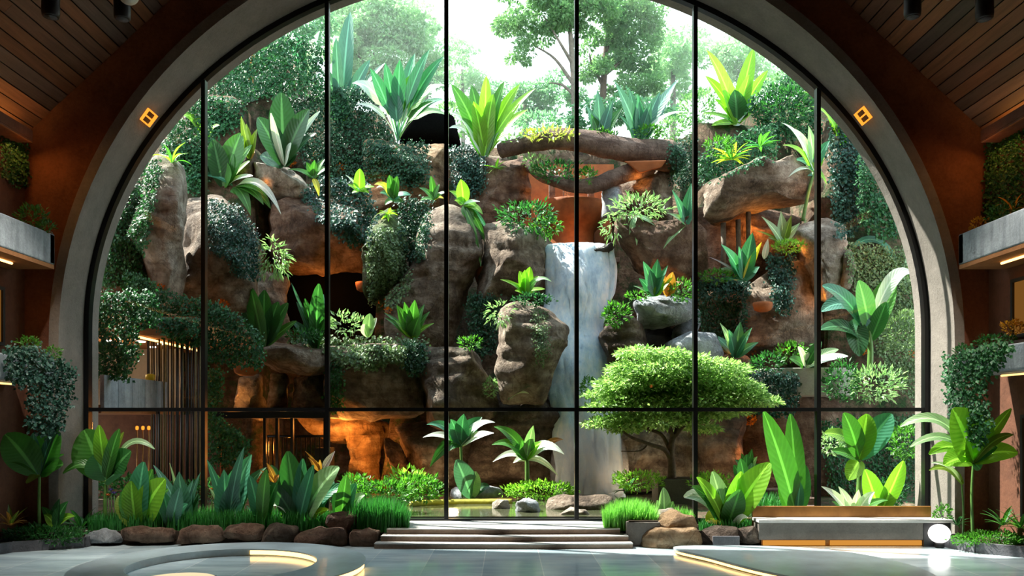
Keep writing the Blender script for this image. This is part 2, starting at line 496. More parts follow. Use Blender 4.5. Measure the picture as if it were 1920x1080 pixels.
# solid deck above the boards
for sgn in (-1, 1):
    n0 = len(V)
    for (hx, z) in ((7.8, E0 - .38), (0, E0 + 7.35 * math.tan(SL) + .1), (0, E0 + 7.35 * math.tan(SL) + .35), (7.8, E0 - .1)):
        for yy in (YF, -14.6):
            V.append((sgn * hx, yy, z + .06)); C.append((.012, .009, .008, 1))
    q = lambda *a: tuple(n0 + k for k in a)
    Fc += [q(0, 1, 3, 2), q(2, 3, 5, 4), q(4, 5, 7, 6), q(6, 7, 1, 0)]
mk('ceiling', V, Fc, M['boards'], vcol=C, kind='structure', label='sloping ceiling of narrow dark timber boards', smooth=False)

# ---- cove light along both eaves
for sgn, where in ((-1, 'left'), (1, 'right')):
    t = empty('cove_light', (sgn * 7.15, -4, 6.0), 'amber strip light in the cove under the %s ceiling slope' % ('left' if sgn < 0 else 'right'), 'light strip', 'cove lights')
    MB().box(*sorted((sgn * 7.02, sgn * 7.06)), -9, YF - .35, 6.02, 6.16).build('cove_rail', M['wall_side'], t, smooth=False)
    MB().box(*sorted((sgn * 7.10, sgn * 7.30)), -9, YF - .4, 6.015, 6.035).build('led_strip', M['warm'], t, smooth=False)
    MB().box(*sorted((sgn * 7.02, sgn * 7.35)), -9, YF - .35, 5.985, 6.012).build('cove_shelf', M['wall_side'], t, smooth=False)
    light('AREA', (sgn * 7.15, -2.6, 5.95), 10, (1, .42, .08), shape='RECTANGLE', size=.2, size_y=3.2, rot=(0, R(sgn * 20), 0))
    light('POINT', (sgn * 6.9, -1.35, 5.75), 2.2, (1, .33, .06), shadow_soft_size=.1)

# ---- window
W = empty('window_1', (0, 0, .25), 'great arched window of dark steel bars and clear glass', 'window', kind='structure')
def glass():
    t = NT('window_glass')
    tr = t.n('ShaderNodeBsdfTransparent'); tr.inputs[0].default_value = (.985, .995, .99, 1)
    gl = t.n('ShaderNodeBsdfGlossy'); gl.inputs['Roughness'].default_value = .02
    lw = t.n('ShaderNodeLayerWeight'); lw.inputs['Blend'].default_value = .5
    fac = t.math('ADD', t.math('MULTIPLY', t.math('POWER', lw.outputs['Facing'], 5), .45), .004)
    mx = t.n('ShaderNodeMixShader'); t.l(fac, mx.inputs[0]); t.l(tr.outputs[0], mx.inputs[1]); t.l(gl.outputs[0], mx.inputs[2])
    return t.done(mx)
M['glass'] = glass()
SILL = .25
fi, fo = arch(6.765, 5.865, 3.346, SILL), arch(6.87, 5.97, 3.346, SILL)
V, Fc = loft([(fo, -.06), (fi, -.06), (fi, .06), (fo, .06)], True)
mk('arch_frame', V, Fc, M['steel'], W, smooth=False)
MX = [(p - CX) * kk(0) for p in (383, 614, 837, 1081, 1303, 1533)]
ZT = EYE + (790 - 768) * kk(0)
def arch_z(x): return 3.346 + 5.87 * math.sqrt(max(0, 1 - (x / 6.77) ** 2))
for x in MX:
    b = MB().box(x - .033, x + .033, -.055, .055, SILL, arch_z(x)); b.build('mullion', M['steel'], W, smooth=False)
MB().box(-6.77, 6.77, -.05, .05, ZT - .03, ZT + .03).build('transom', M['steel'], W, smooth=False)
MB().box(-6.8, 6.8, -.08, .08, SILL - .05, SILL + .03).build('bottom_rail', M['steel'], W, smooth=False)
xs = [-6.76] + MX + [6.76]
for a, b in zip(xs[:-1], xs[1:]):
    MB().box(a + .03, b - .03, -.006, .006, SILL + .03, ZT - .03).build('pane', M['glass'], W, smooth=False)
    tp = [(a + .03 + (b - a - .06) * i / 12) for i in range(13)]
    poly = [(tp[0], ZT + .03), (tp[-1], ZT + .03)] + [(x, max(ZT + .05, arch_z(x))) for x in reversed(tp)]
    V = [(x, -.006, z) for x, z in poly] + [(x, .006, z) for x, z in poly]; n = len(poly)
    mk('pane', V, [tuple(range(n)), tuple(range(2 * n - 1, n - 1, -1))] + [(i, n + i, n + (i + 1) % n, (i + 1) % n) for i in range(n)], M['glass'], W, smooth=False)

# ---- arch sconces
for px, py, d in ((277, 219, 'left'), (1620, 216, 'right')):
    c = P(px, py, -.42); s = -1 if px < CX else 1
    t = empty('wall_sconce', c, 'small glowing amber box lamp on the %s haunch of the arch' % d, 'wall lamp', 'arch wall lamps')
    u = np.array((.55 * -s, 0, .84)); v = np.array((.84 * -s * -1, 0, .55)); yv = np.array((0, 1, 0))
    nrm = np.array((-s * .8, 0, -.6)); tan = np.array((-s * .6 * -1, 0, .8)) * 1
    tan = np.array((nrm[2], 0, -nrm[0]))
    def obox(c0, hx, hy, hz):
        V = [c0 + a * hx * tan + b * hy * yv + e * hz * nrm for e in (-1, 1) for b in (-1, 1) for a in (-1, 1)]
        return V, [(0, 2, 3, 1), (4, 5, 7, 6), (0, 1, 5, 4), (2, 6, 7, 3), (0, 4, 6, 2), (1, 3, 7, 5)]
    q = MB(); q.add(*obox(c - nrm * .05, .085, .13, .05)); lb_ = q.build('lamp_box', M['black'], t, smooth=False)
    q = MB()
    for a, b, hx, hy in ((-1, 0, .012, .15), (1, 0, .012, .15), (0, -1, .11, .012), (0, 1, .11, .012), (0, 0, .012, .14)):
        q.add(*obox(c + nrm * .02 + a * .1 * tan + b * .14 * yv, hx, hy, .02))
    q.build('glowing_frame', M['orange_led'], lb_, smooth=False)
    light('POINT', c + nrm * .14, .7, ORG, shadow_soft_size=.06)

# ---- ceiling spotlights
def slope_z(x): return E0 + (7.35 - abs(x)) * math.tan(SL)
spots = [(95, 32, -3.4, 'leftmost black tube spotlight under the left ceiling slope'), (229, 36, -3.0, 'black tube spotlight under the left slope, nearer the arch'),
         (1711, 32, -3.0, 'black tube spotlight under the right slope, nearer the arch'), (1846, 36, -3.4, 'rightmost black tube spotlight under the right ceiling slope')]
for px, py, Y, lb in spots:
    b = P(px, py, Y); top = slope_z(b[0])
    t = empty('ceiling_spotlight', b, lb, 'spotlight', 'black tube spotlights on the ceiling')
    tb_ = MB().lathe([(.085, 0), (.095, .01), (.1, .06), (.1, .5), (.085, .52), (.02, .53)], b, 24).build('lamp_tube', M['black'], t)
    MB().tube([b + (0, 0, .5), np.array((b[0], b[1], top + .02))], .018, 10).build('hanger_rod', M['black'], t)
    MB().lathe([(.07, -.004), (.07, .004)], b + (0, 0, -.004), 20).build('lens', M['stone_dark'], tb_)
for px, py, Y, lb in ((241, 8, -3.4, 'pale round lamp hanging between the two left spotlights'), (1782, -2, -3.4, 'pale round lamp hanging between the two right spotlights')):
    b = P(px, py, Y); t = empty('globe_pendant', b, lb, 'pendant lamp', 'pale hanging globe lamps')
    prof = [(.02, .24)] + [(.12 * math.sin(a), .12 - .12 * math.cos(a)) for a in np.linspace(.1, 2.95, 14)][::-1]
    MB().lathe(prof[::-1], b, 24).build('globe', plain('globe_shade', (.62, .58, .5), .4), t)
    MB().tube([b + (0, 0, .22), np.array((b[0], b[1], slope_z(b[0]) + .02))], .012, 8).build('hanger_rod', M['black'], t)

# ---- balconies on both side walls
def balcony(sgn, px_far, py_top, py_bot, label):
    x = sgn * 6.66; Yf = -1.2; k = kk(Yf)
    zt = EYE - (py_top - CY) * k; zb = EYE - (py_bot - CY) * k
    t = empty('balcony', (sgn * 7.0, -3.5, zb), label, 'balcony', 'concrete balconies on the side walls')
    # parapet
    q = MB().box(*sorted((x, x + sgn * .14)), -9, Yf, zb + .02, zt); q.box(*sorted((x, sgn * 7.35)), Yf - .14, Yf, zb + .02, zt)
    bevel(q.build('parapet', M['concrete_grey'], t, smooth=False), .02)
    MB().box(*sorted((x + sgn * .01, sgn * 7.35)), -9, Yf - .01, zb - .04, zb + .02).build('soffit', M['warm_wall'], t, smooth=False)
    MB().box(*sorted((x + sgn * .14, sgn * 7.35)), -9, Yf - .14, zt - .35, zt - .06).build('planting_soil', M['soil'], t, smooth=False)
    MB().tube([(x + sgn * .3, -9, zb - .06), (x + sgn * .3, Yf - .55, zb - .06)], .018, 8).build('led_strip', M['warm'], t)
    light('AREA', (x + sgn * .3, -2.6, zb - .09), 5, (1, .45, .1), shape='RECTANGLE', size=.1, size_y=2.0)
    return x, zt
BL = balcony(-1, 105, 440, 500, 'grey concrete balcony with planting on the left wall, upper')
BR = balcony(1, 1798, 440, 500, 'grey concrete balcony with planting on the right wall, upper')
# lower planters that carry the hanging ivy
def shelf(sgn, py_top, label):
    x = sgn * 6.62; Yf = -1.25; zt = EYE - (py_top - CY) * kk(Yf)
    t = empty('wall_planter', (sgn * 7.0, -3, zt - .5), label, 'planter', 'long planters lower on the side walls')
    bevel(MB().box(*sorted((x, sgn * 7.35)), -8, Yf, zt - .42, zt - .08).build('trough', M['concrete_grey'], t, smooth=False), .02)
    MB().box(*sorted((x + sgn * .08, sgn * 7.3)), -8, Yf - .08, zt - .08, zt - .03).build('planting_soil', M['soil'], t, smooth=False)
    MB().tube([(x + sgn * .4, -8, zt - .45), (x + sgn * .4, Yf - .4, zt - .45)], .014, 8).build('led_strip', M['warm_soft'], t)
    return x, zt
SLf = shelf(-1, 665, 'long grey planter trough lower on the left wall, overgrown with ivy')
SRt = shelf(1, 650, 'long grey planter trough lower on the right wall, overgrown with ivy')

# ---- lit niches in the side walls
def niche(sgn, Y0, Y1, z0, z1, label, cut=None, mat='warm_glow'):
    t = empty('lit_niche', (sgn * 7.33, (Y0 + Y1) / 2, z0), label, 'niche')
    X0, X1 = sorted((sgn * 7.345, sgn * 7.30)); fx0, fx1 = sorted((sgn * 7.35, sgn * 7.27))
    MB().box(X0, X1, Y0, Y1, z0, z1).build('glowing_panel', M[mat], t, smooth=False)
    q = MB()
    for a in ((Y0 - .05, Y0, z0 - .05, z1 + .05), (Y1, Y1 + .05, z0 - .05, z1 + .05), (Y0, Y1, z0 - .05, z0), (Y0, Y1, z1, z1 + .05)):
        q.box(fx0, fx1, *a)
    q.build('niche_frame', M['black'], t, smooth=False)
    return t
M['warm_glow'] = emit('glowing_amber_panel', (1, .5, .06), .55)
M['warm_glow_dim'] = emit('glowing_amber_panel_dim', (1, .42, .08), .16)
niche(-1, -2.6, -1.62, 4.55, 5.25, 'square amber-lit niche above the upper left balcony')
niche(-1, -2.5, -1.45, 3.0, 3.75, 'dim amber-lit niche behind the lower left planter', mat='warm_glow_dim')
niche(1, -2.6, -1.5, 3.1, 3.85, 'dim amber-lit niche behind the lower right planter', mat='warm_glow_dim')
niche(1, -2.4, -1.72, .55, 1.9, 'amber-lit doorway niche at floor level on the right wall', mat='warm_glow_dim')
MB().box(-7.36, -7.3, -2.6, -1.62, 0, 2.35).build('door_1', M['black'], kind='structure', label='dark doorway low in the left wall', smooth=False)

# ---- floor planters along the side walls
def floor_planter(sgn, pts, label, h=.15):
    poly = [(sgn * a, b) for a, b in pts]
    c = np.mean(np.array(poly), axis=0)
    t = empty('floor_planter', (c[0], c[1], 0), label, 'planter', 'low black-edged floor planters')
    q = MB(); n = len(poly)
    for i in range(n):
        p, r = np.array(poly[i]), np.array(poly[(i + 1) % n])
        d = (r - p) / np.linalg.norm(r - p); nn = np.array((-d[1], d[0])) * .03
        q.prism([tuple(p - nn), tuple(r - nn), tuple(r + nn), tuple(p + nn)], 0, h)
    q.build('black_edge', M['stone_dark'], t, smooth=False)
    MB().prism([tuple(c + (np.array(p) - c) * .99) for p in poly], 0, h - .03).build('planting_soil', M['soil'], t, smooth=False)
    return poly
PL = [(6.22, -1.22), (7.02, -1.66), (7.3, -2.4), (7.3, -.84), (6.9, -.84), (6.22, -.9)]
floor_planter(-1, PL, 'low black-edged planter bed at the foot of the left wall')
PR = [(6.5, -1.3), (6.62, -1.72), (7.06, -2.1), (7.3, -2.7), (7.3, -.84), (6.9, -.84), (6.5, -.9)]
floor_planter(1, PR, 'low black-edged planter bed at the foot of the right wall')

# ---- stone steps up to the glass
M['riser'] = plaster('step_riser', (.23, .16, .115), 4, .7, 1.2, rough=.4)
ST = empty('stone_steps', (0, -.7, 0), 'three shallow pale stone steps in front of the middle window panes', 'steps')
for i, (yf, z, x0, x1) in enumerate(((-1.34, .083, -1.93, 1.84), (-1.17, .166, -1.86, 1.80), (-1.0, .25, -1.80, 1.70))):
    pts = [(x0, -.08), (x0, yf + .06)]
    pts += [(x0 + (x1 - x0) * j / 14, yf - .05 * math.sin(math.pi * j / 14)) for j in range(15)]
    pts += [(x1, yf + .06), (x1, -.08)]
    zz = (0, .083, .166)[i]
    sp_ = MB().prism(pts, zz, z - .018).build('step', M['riser'], ST, smooth=False)
    bevel(MB().prism([(px_, py_ - (.012 if py_ < -.5 else 0)) for px_, py_ in pts], z - .018, z).build('tread', M['stone_step'], sp_, smooth=False), .004, 1)

# ---- bench with glowing base and round lamp
def X(px, Y): return (px - CX) * kk(Y)
def Z(py, Y): return EYE - (py - CY) * kk(Y)
bx0, bx1 = X(1422, -1.2), X(1742, -1.2); sx1 = X(1786, -1.2)
M['lit_plinth_glow'] = emit('lit_plinth_glow', (1, .42, .07), .62)
t = empty('stone_bench', ((bx0 + bx1) / 2, -.9, 0), 'long dark stone bench with pale seat edge and glowing base', 'bench')
bevel(MB().box(bx0 + .02, bx1, -1.16, -.9, .1, .36).build('bench_body', M['stone_bench'], t, smooth=False), .01)
bevel(MB().box(bx0, sx1, -1.22, -.89, .36, .405).build('seat_slab', M['stone_step'], t, smooth=False), .006)
MB().box(bx0 + .08, sx1 - .02, -1.08, -.9, 0, .1).build('plinth', M['bronze'], t, smooth=False)
for a_, b_ in ((bx0 + .1, bx0 + 1.02), (bx0 + 1.1, bx1 - .03)):
    MB().box(a_, b_, -1.115, -1.085, .012, .085).build('led_strip', M['lit_plinth_glow'], t, smooth=False)  # orange light on the plinth, painted as emissive panels
q = MB().box(X(1734, -1.2), sx1 - .01, -1.17, -.9, .0, .36); q.build('lamp_case', M['black'], t, smooth=False)
light('AREA', ((bx0 + bx1) / 2, -1.13, .09), 1.2, (1, .45, .08), shape='RECTANGLE', size=2.3, size_y=.03, rot=(R(-25), 0, 0))
br = empty('bench_backrest', (X(1577, -.4), -.4, .4), 'long bronze panel standing behind the stone bench', 'panel')
bevel(MB().box(X(1410, -.85), X(1745, -.85), -.87, -.82, 0, Z(949, -.85)).build('panel_board', M['bronze'], br, smooth=False), .008)
c = P(1762, 1001, -1.25)
g = empty('globe_lamp', (c[0], -1.25, c[2] - .16), 'round white glowing lamp at the right end of the stone bench', 'lamp')
prof = [(.15 * math.sin(a), .15 * .92 - .15 * .92 * math.cos(a)) for a in np.linspace(.05, math.pi - .05, 18)]
MB().lathe(prof, (c[0], -1.24, c[2] - .135), 32).build('globe', M['white_lamp'], g)
MB().lathe([(.06, 0), (.07, .02), (.05, c[2] - .12)], (c[0], -1.24, 0), 20).build('lamp_foot', M['black'], g)

# ---- low curved platforms with edge lights
def ring_platform():
    cx, cy, ri, ro, h = -3.5, -3.1, 1.15, 1.7, .1
    t = empty('round_seating_ring', (cx, cy, 0), 'low round slate ring with glowing inner edge on the left floor', 'platform')
    q = MB(); n = 96; V = []; Fc = []
    for r, z in ((ri, 0), (ri, h - .02), (ri - .03, h - .02), (ri - .03, h), (ro + .03, h), (ro + .03, h - .02), (ro, h - .02), (ro, 0)):
        V += [(cx + r * math.cos(2 * math.pi * j / n), cy + r * math.sin(2 * math.pi * j / n), z) for j in range(n)]
    for i in range(7):
        Fc += [(i * n + j, i * n + (j + 1) % n, (i + 1) * n + (j + 1) % n, (i + 1) * n + j) for j in range(n)]
    mk('ring_body', V, Fc, M['slate_top'], t, smooth=False)
    def strip(r, a0, a1, w, z0, z1):
        m = 48; V = []
        for i in range(m + 1):
            a = R(a0 + (a1 - a0) * i / m)
            for rr, z in ((r, z0), (r, z1), (r + w, z1), (r + w, z0)): V.append((cx + rr * math.cos(a), cy + rr * math.sin(a), z))
        Fc = [(i * 4 + j, i * 4 + (j + 1) % 4, i * 4 + 4 + (j + 1) % 4, i * 4 + 4 + j) for i in range(m) for j in range(4)]
        return V, Fc
    q = MB().add(*strip(ri - .012, 2, 92, .008, .02, .075)); q.build('led_strip', M['warm'], t, label='glowing inner edge strip')
    q = MB().add(*strip(ro + .004, -75, 8, .008, .02, .075)); q.build('led_strip', M['warm'], t, label='glowing outer edge strip')
    d = empty('floor_disc_lamp', (-3.75, -3.93, 0), 'pale glowing disc on the floor inside the round ring', 'lamp')
    MB().lathe([(.45, 0), (.46, .01), (.46, .05), (.44, .055)], (-3.75, -3.93, 0), 48).build('disc_body', M['stone_dark'], d)
    MB().lathe([(.43, .055), (.425, .062)], (-3.75, -3.93, 0), 48).build('lamp_face', emit('disc_lamp', (1, .82, .5), .9), d)
M['slate_top'] = plain('slate_platform', (.36, .44, .48), .28, .5, 3, .18)
ring_platform()
lens = spline([(2.38, -1.68), (3.6, -1.62), (4.5, -2.0), (4.95, -2.9), (4.9, -3.9), (4.3, -4.6), (3.6, -4.3), (3.05, -3.5), (2.66, -2.55)], 10, True)
lens = [(p[0], p[1]) for p in lens]
t = empty('curved_platform', (3.8, -3, 0), 'low pointed slate platform with glowing left edge on the right floor', 'platform')
MB().prism(lens, .06, .085).build('platform_top', M['slate_top'], t, smooth=False)
cc = np.mean(np.array(lens), axis=0)
MB().prism([tuple(cc + (np.array(p) - cc) * .975) for p in lens], 0, .06).build('platform_base', M['stone_dark'], t, smooth=False)
edge = [p for p in lens[len(lens) // 2 + 6:]] + [lens[0]]
MB().tube([(p[0] - .0 + (cc[0] - p[0]) * .012, p[1] + (cc[1] - p[1]) * .012, .035) for p in edge], .016, 8).build('led_strip', M['warm'], t)

# weak warm fill of the hall's own lamps
for px_ in (-5.6, 5.6):
    light('SPOT', (px_, -3, 7.6), 12, (1, .62, .34), spot_size=R(70), spot_blend=.6, shadow_soft_size=.08)
# the ceiling spotlights shine on the planting beds
for (px, py, Y, lb), tgt in zip(spots, ((-6.4, -1.2, .3), (-4.2, -.8, .3), (4.6, -.9, .3), (6.4, -1.2, .3))):
    p = P(px, py, Y) - np.array((0, 0, .03))
    o_ = light('SPOT', p, SPOT, (1, .93, .82), spot_size=R(52), spot_blend=.7, shadow_soft_size=.08)
    o_.rotation_euler = (Vector(tgt) - Vector(p)).to_track_quat('-Z', 'Y').to_euler()
# ================================================================ garden ground and cliff
SOL_V = []; SOL_F = []; SOL_N = 0
def solid(V, Fc):
    global SOL_N
    SOL_V.extend([Vector(v) for v in V]); SOL_F.extend([tuple(int(i) + SOL_N for i in f) for f in Fc]); SOL_N += len(V)
_bvh = [None, -1]
def bvh():
    if _bvh[1] != SOL_N:
        _bvh[0] = BVHTree.FromPolygons(SOL_V, SOL_F); _bvh[1] = SOL_N
    return _bvh[0]
EYEV = Vector((0, CAMY, EYE))
def hit(px, py, y0=.1):
    d = Vector(P(px, py, 5)) - EYEV; d.normalize()
    s = EYEV + d * ((y0 - CAMY) / d.y)
    h = bvh().ray_cast(s, d)
    return None if h[0] is None else (np.array(h[0]), np.array(h[1]))
def drop(x, y, z):
    h = bvh().ray_cast(Vector((x, y, z)), Vector((0, 0, -1)))
    return None if h[0] is None else float(h[0].z)

# boxes: px0, px1, Yfront, ztop
HB = [(-400, 480, 6.2, 8.6), (-400, 470, 8.2, 10.6), (-400, 590, 10, 12.4),
      (560, 730, 9.2, 10.6), (480, 735, 8.6, 7.0), (470, 960, 9.8, 9.7),
      (735, 960, 5.9, 3.5), (700, 960, 7.4, 6.6),
      (1015, 1150, 6.6, 6.05), (960, 1300, 10.6, 10.3),
      (1140, 1320, 6.6, 4.6), (1140, 1330, 8.2, 7.2), (1230, 1330, 9.4, 9.7),
      (1290, 1560, 5.6, 2.9), (1290, 1600, 7.0, 5.2), (1300, 1640, 8.6, 8.3), (1290, 2400, 9.6, 10.4),
      (1545, 2400, 5.9, 8.4), (1570, 2400, 7.8, 10.2), (1400, 2400, 11, 11.6), (-400, 2400, 12.5, 10.6)]
def hill_z(x, y):
    n = noise.noise(Vector((x * .5, y * .5, 3.1))) * .35 + noise.noise(Vector((x * 1.7, y * 1.7, 7))) * .12
    z = .22 + .04 * noise.noise(Vector((x, y, 0)))
    for a, b, yf, zt in HB:
        k = kk(yf); x0, x1 = (a - CX) * k, (b - CX) * k
        d = min(x - x0, x1 - x, y - yf) + n * .8
        if d > -.25:
            s = min(1, max(0, (d + .25) / .5)); s = s * s * (3 - 2 * s)
            z = max(z, .22 + (zt - .22 + n * .5) * s)
    return z
xs_ = list(np.arange(-11, 11.01, .14)); ys_ = list(np.arange(.5, 13.2, .14)) + list(np.arange(13.6, 46, 1.6))
V = [(x, y, hill_z(x, y)) for y in ys_ for x in xs_]
V = [((x * (1 if y < 13.3 else 1 + (y - 13.3) * .09)), y, z) for x, y, z in V]
nx = len(xs_)
Fc = [(j * nx + i, j * nx + i + 1, (j + 1) * nx + i + 1, (j + 1) * nx + i) for j in range(len(ys_) - 1) for i in range(nx - 1)]
mk('hill', V, Fc, M['cliff'], kind='structure', label='mossy brown rock hillside rising in terraces behind the glass')
solid(V, Fc)
q = MB().box(-11, 11, .02, .75, -.3, .2); solid(q.V, q.F)
q.build('garden_ground', M['soil'], kind='structure', label='dark soil strip just outside the glass', smooth=False)

# ================================================================ rocks
from collections import OrderedDict
def ico(sub):
    import bmesh
    bm = bmesh.new(); bmesh.ops.create_icosphere(bm, subdivisions=sub, radius=1)
    V = np.array([v.co[:] for v in bm.verts]); Fc = [tuple(v.index for v in f.verts) for f in bm.faces]; bm.free()
    return V, Fc
ICO = {s: ico(s) for s in (3, 4, 5)}
def radial(poly, cx, cy):
    """radius as a function of angle (px, y up)"""
    n = 180; out = np.zeros(n)
    pts = [((x - cx), -(y - cy)) for x, y in poly]
    for i in range(n):
        a = 2 * math.pi * i / n; dx, dy = math.cos(a), math.sin(a); best = 0
        for (x1, y1), (x2, y2) in zip(pts, pts[1:] + pts[:1]):
            ex, ey = x2 - x1, y2 - y1; den = dx * ey - dy * ex
            if abs(den) < 1e-9: continue
            t = (x1 * ey - y1 * ex) / den; u = (x1 * dy - y1 * dx) / den
            if t > 0 and -1e-6 <= u <= 1 + 1e-6: best = max(best, t)
        out[i] = best
    sm = out.copy()
    for d in (-2, -1, 1, 2): sm += np.roll(out, d)
    return sm / 5
def rock(name, label, poly, Y, hd, mat='rock', sub=5, rough=.07, seed=0, group=None, cat='rock', box=.62, hit_ok=True, strata=1.0, flat=None, parent=None):
    S, Fc = ICO[sub]
    cx = (min(p[0] for p in poly) + max(p[0] for p in poly)) / 2; cy = (min(p[1] for p in poly) + max(p[1] for p in poly)) / 2
    k = kk(Y); rad = radial(poly, cx, cy) * k
    c = P(cx, cy, Y); sz = float(rad.mean())
    th = np.arctan2(S[:, 2], S[:, 0]); rho = np.sqrt(S[:, 0] ** 2 + S[:, 2] ** 2)
    idx = (th % (2 * math.pi)) / (2 * math.pi) * 180; i0 = np.floor(idx).astype(int) % 180; i1 = (i0 + 1) % 180; fr = idx - np.floor(idx)
    rr = rad[i0] * (1 - fr) + rad[i1] * fr
    q = rho ** box
    yy = np.sign(S[:, 1]) * np.abs(S[:, 1]) ** box
    U3 = np.stack([q * np.cos(th), yy, q * np.sin(th)], 1) * (1.10 if hd > .32 else 1.05)
    rg = np.random.default_rng(seed + 500)
    if strata > 0 and rough > .018:
        for _ in range(26):
            nn = rg.normal(size=3); nn[1] *= 1.5; nn /= np.linalg.norm(nn)
            dd = rg.uniform(.80, .98) if abs(nn[1]) < .45 else rg.uniform(.68, .98)
            e = np.maximum(0, U3 @ nn - dd); U3 -= np.outer(e * .92, nn)
    V = np.stack([c[0] + rr * U3[:, 0], Y + hd * U3[:, 1], c[2] + rr * U3[:, 2]], 1)
    so = Vector((seed * 7.3, seed * 3.1, seed * 1.7))
    out = np.empty_like(V); a = rough * min(1.6, max(sz, .25)) * 2.2
    for i, v in enumerate(V):
        vv = Vector(v); d = vv - Vector(c); d.y *= 1.0
        dn = d.normalized()
        p = vv * (1.0 / max(.5, min(sz, 1.2))) + so
        n1 = noise.fractal(p * .9, 1, 2.1, 4)
        n2 = noise.ridged_multi_fractal(p * 1.3, 1, 2, 3, 1, 2) - 1.2
        stp = vv.z * 2.2 / max(.4, min(sz, 1)) + noise.noise(p * .8) * 1.1
        s3 = abs((stp % 1) - .5) * 2
        off = a * (.55 * n1 + .22 * n2) + strata * a * .8 * (s3 ** .45 - .7)
        edge = .35 + .65 * abs(S[i, 1])
        out[i] = vv + dn * off * edge
    if flat is not None: out[:, 2] = np.maximum(out[:, 2], flat)
    o = mk(name, out, Fc, M[mat], parent, label=label, cat=None if parent else cat, group=group)
    if hit_ok: solid(out, Fc)
    return o

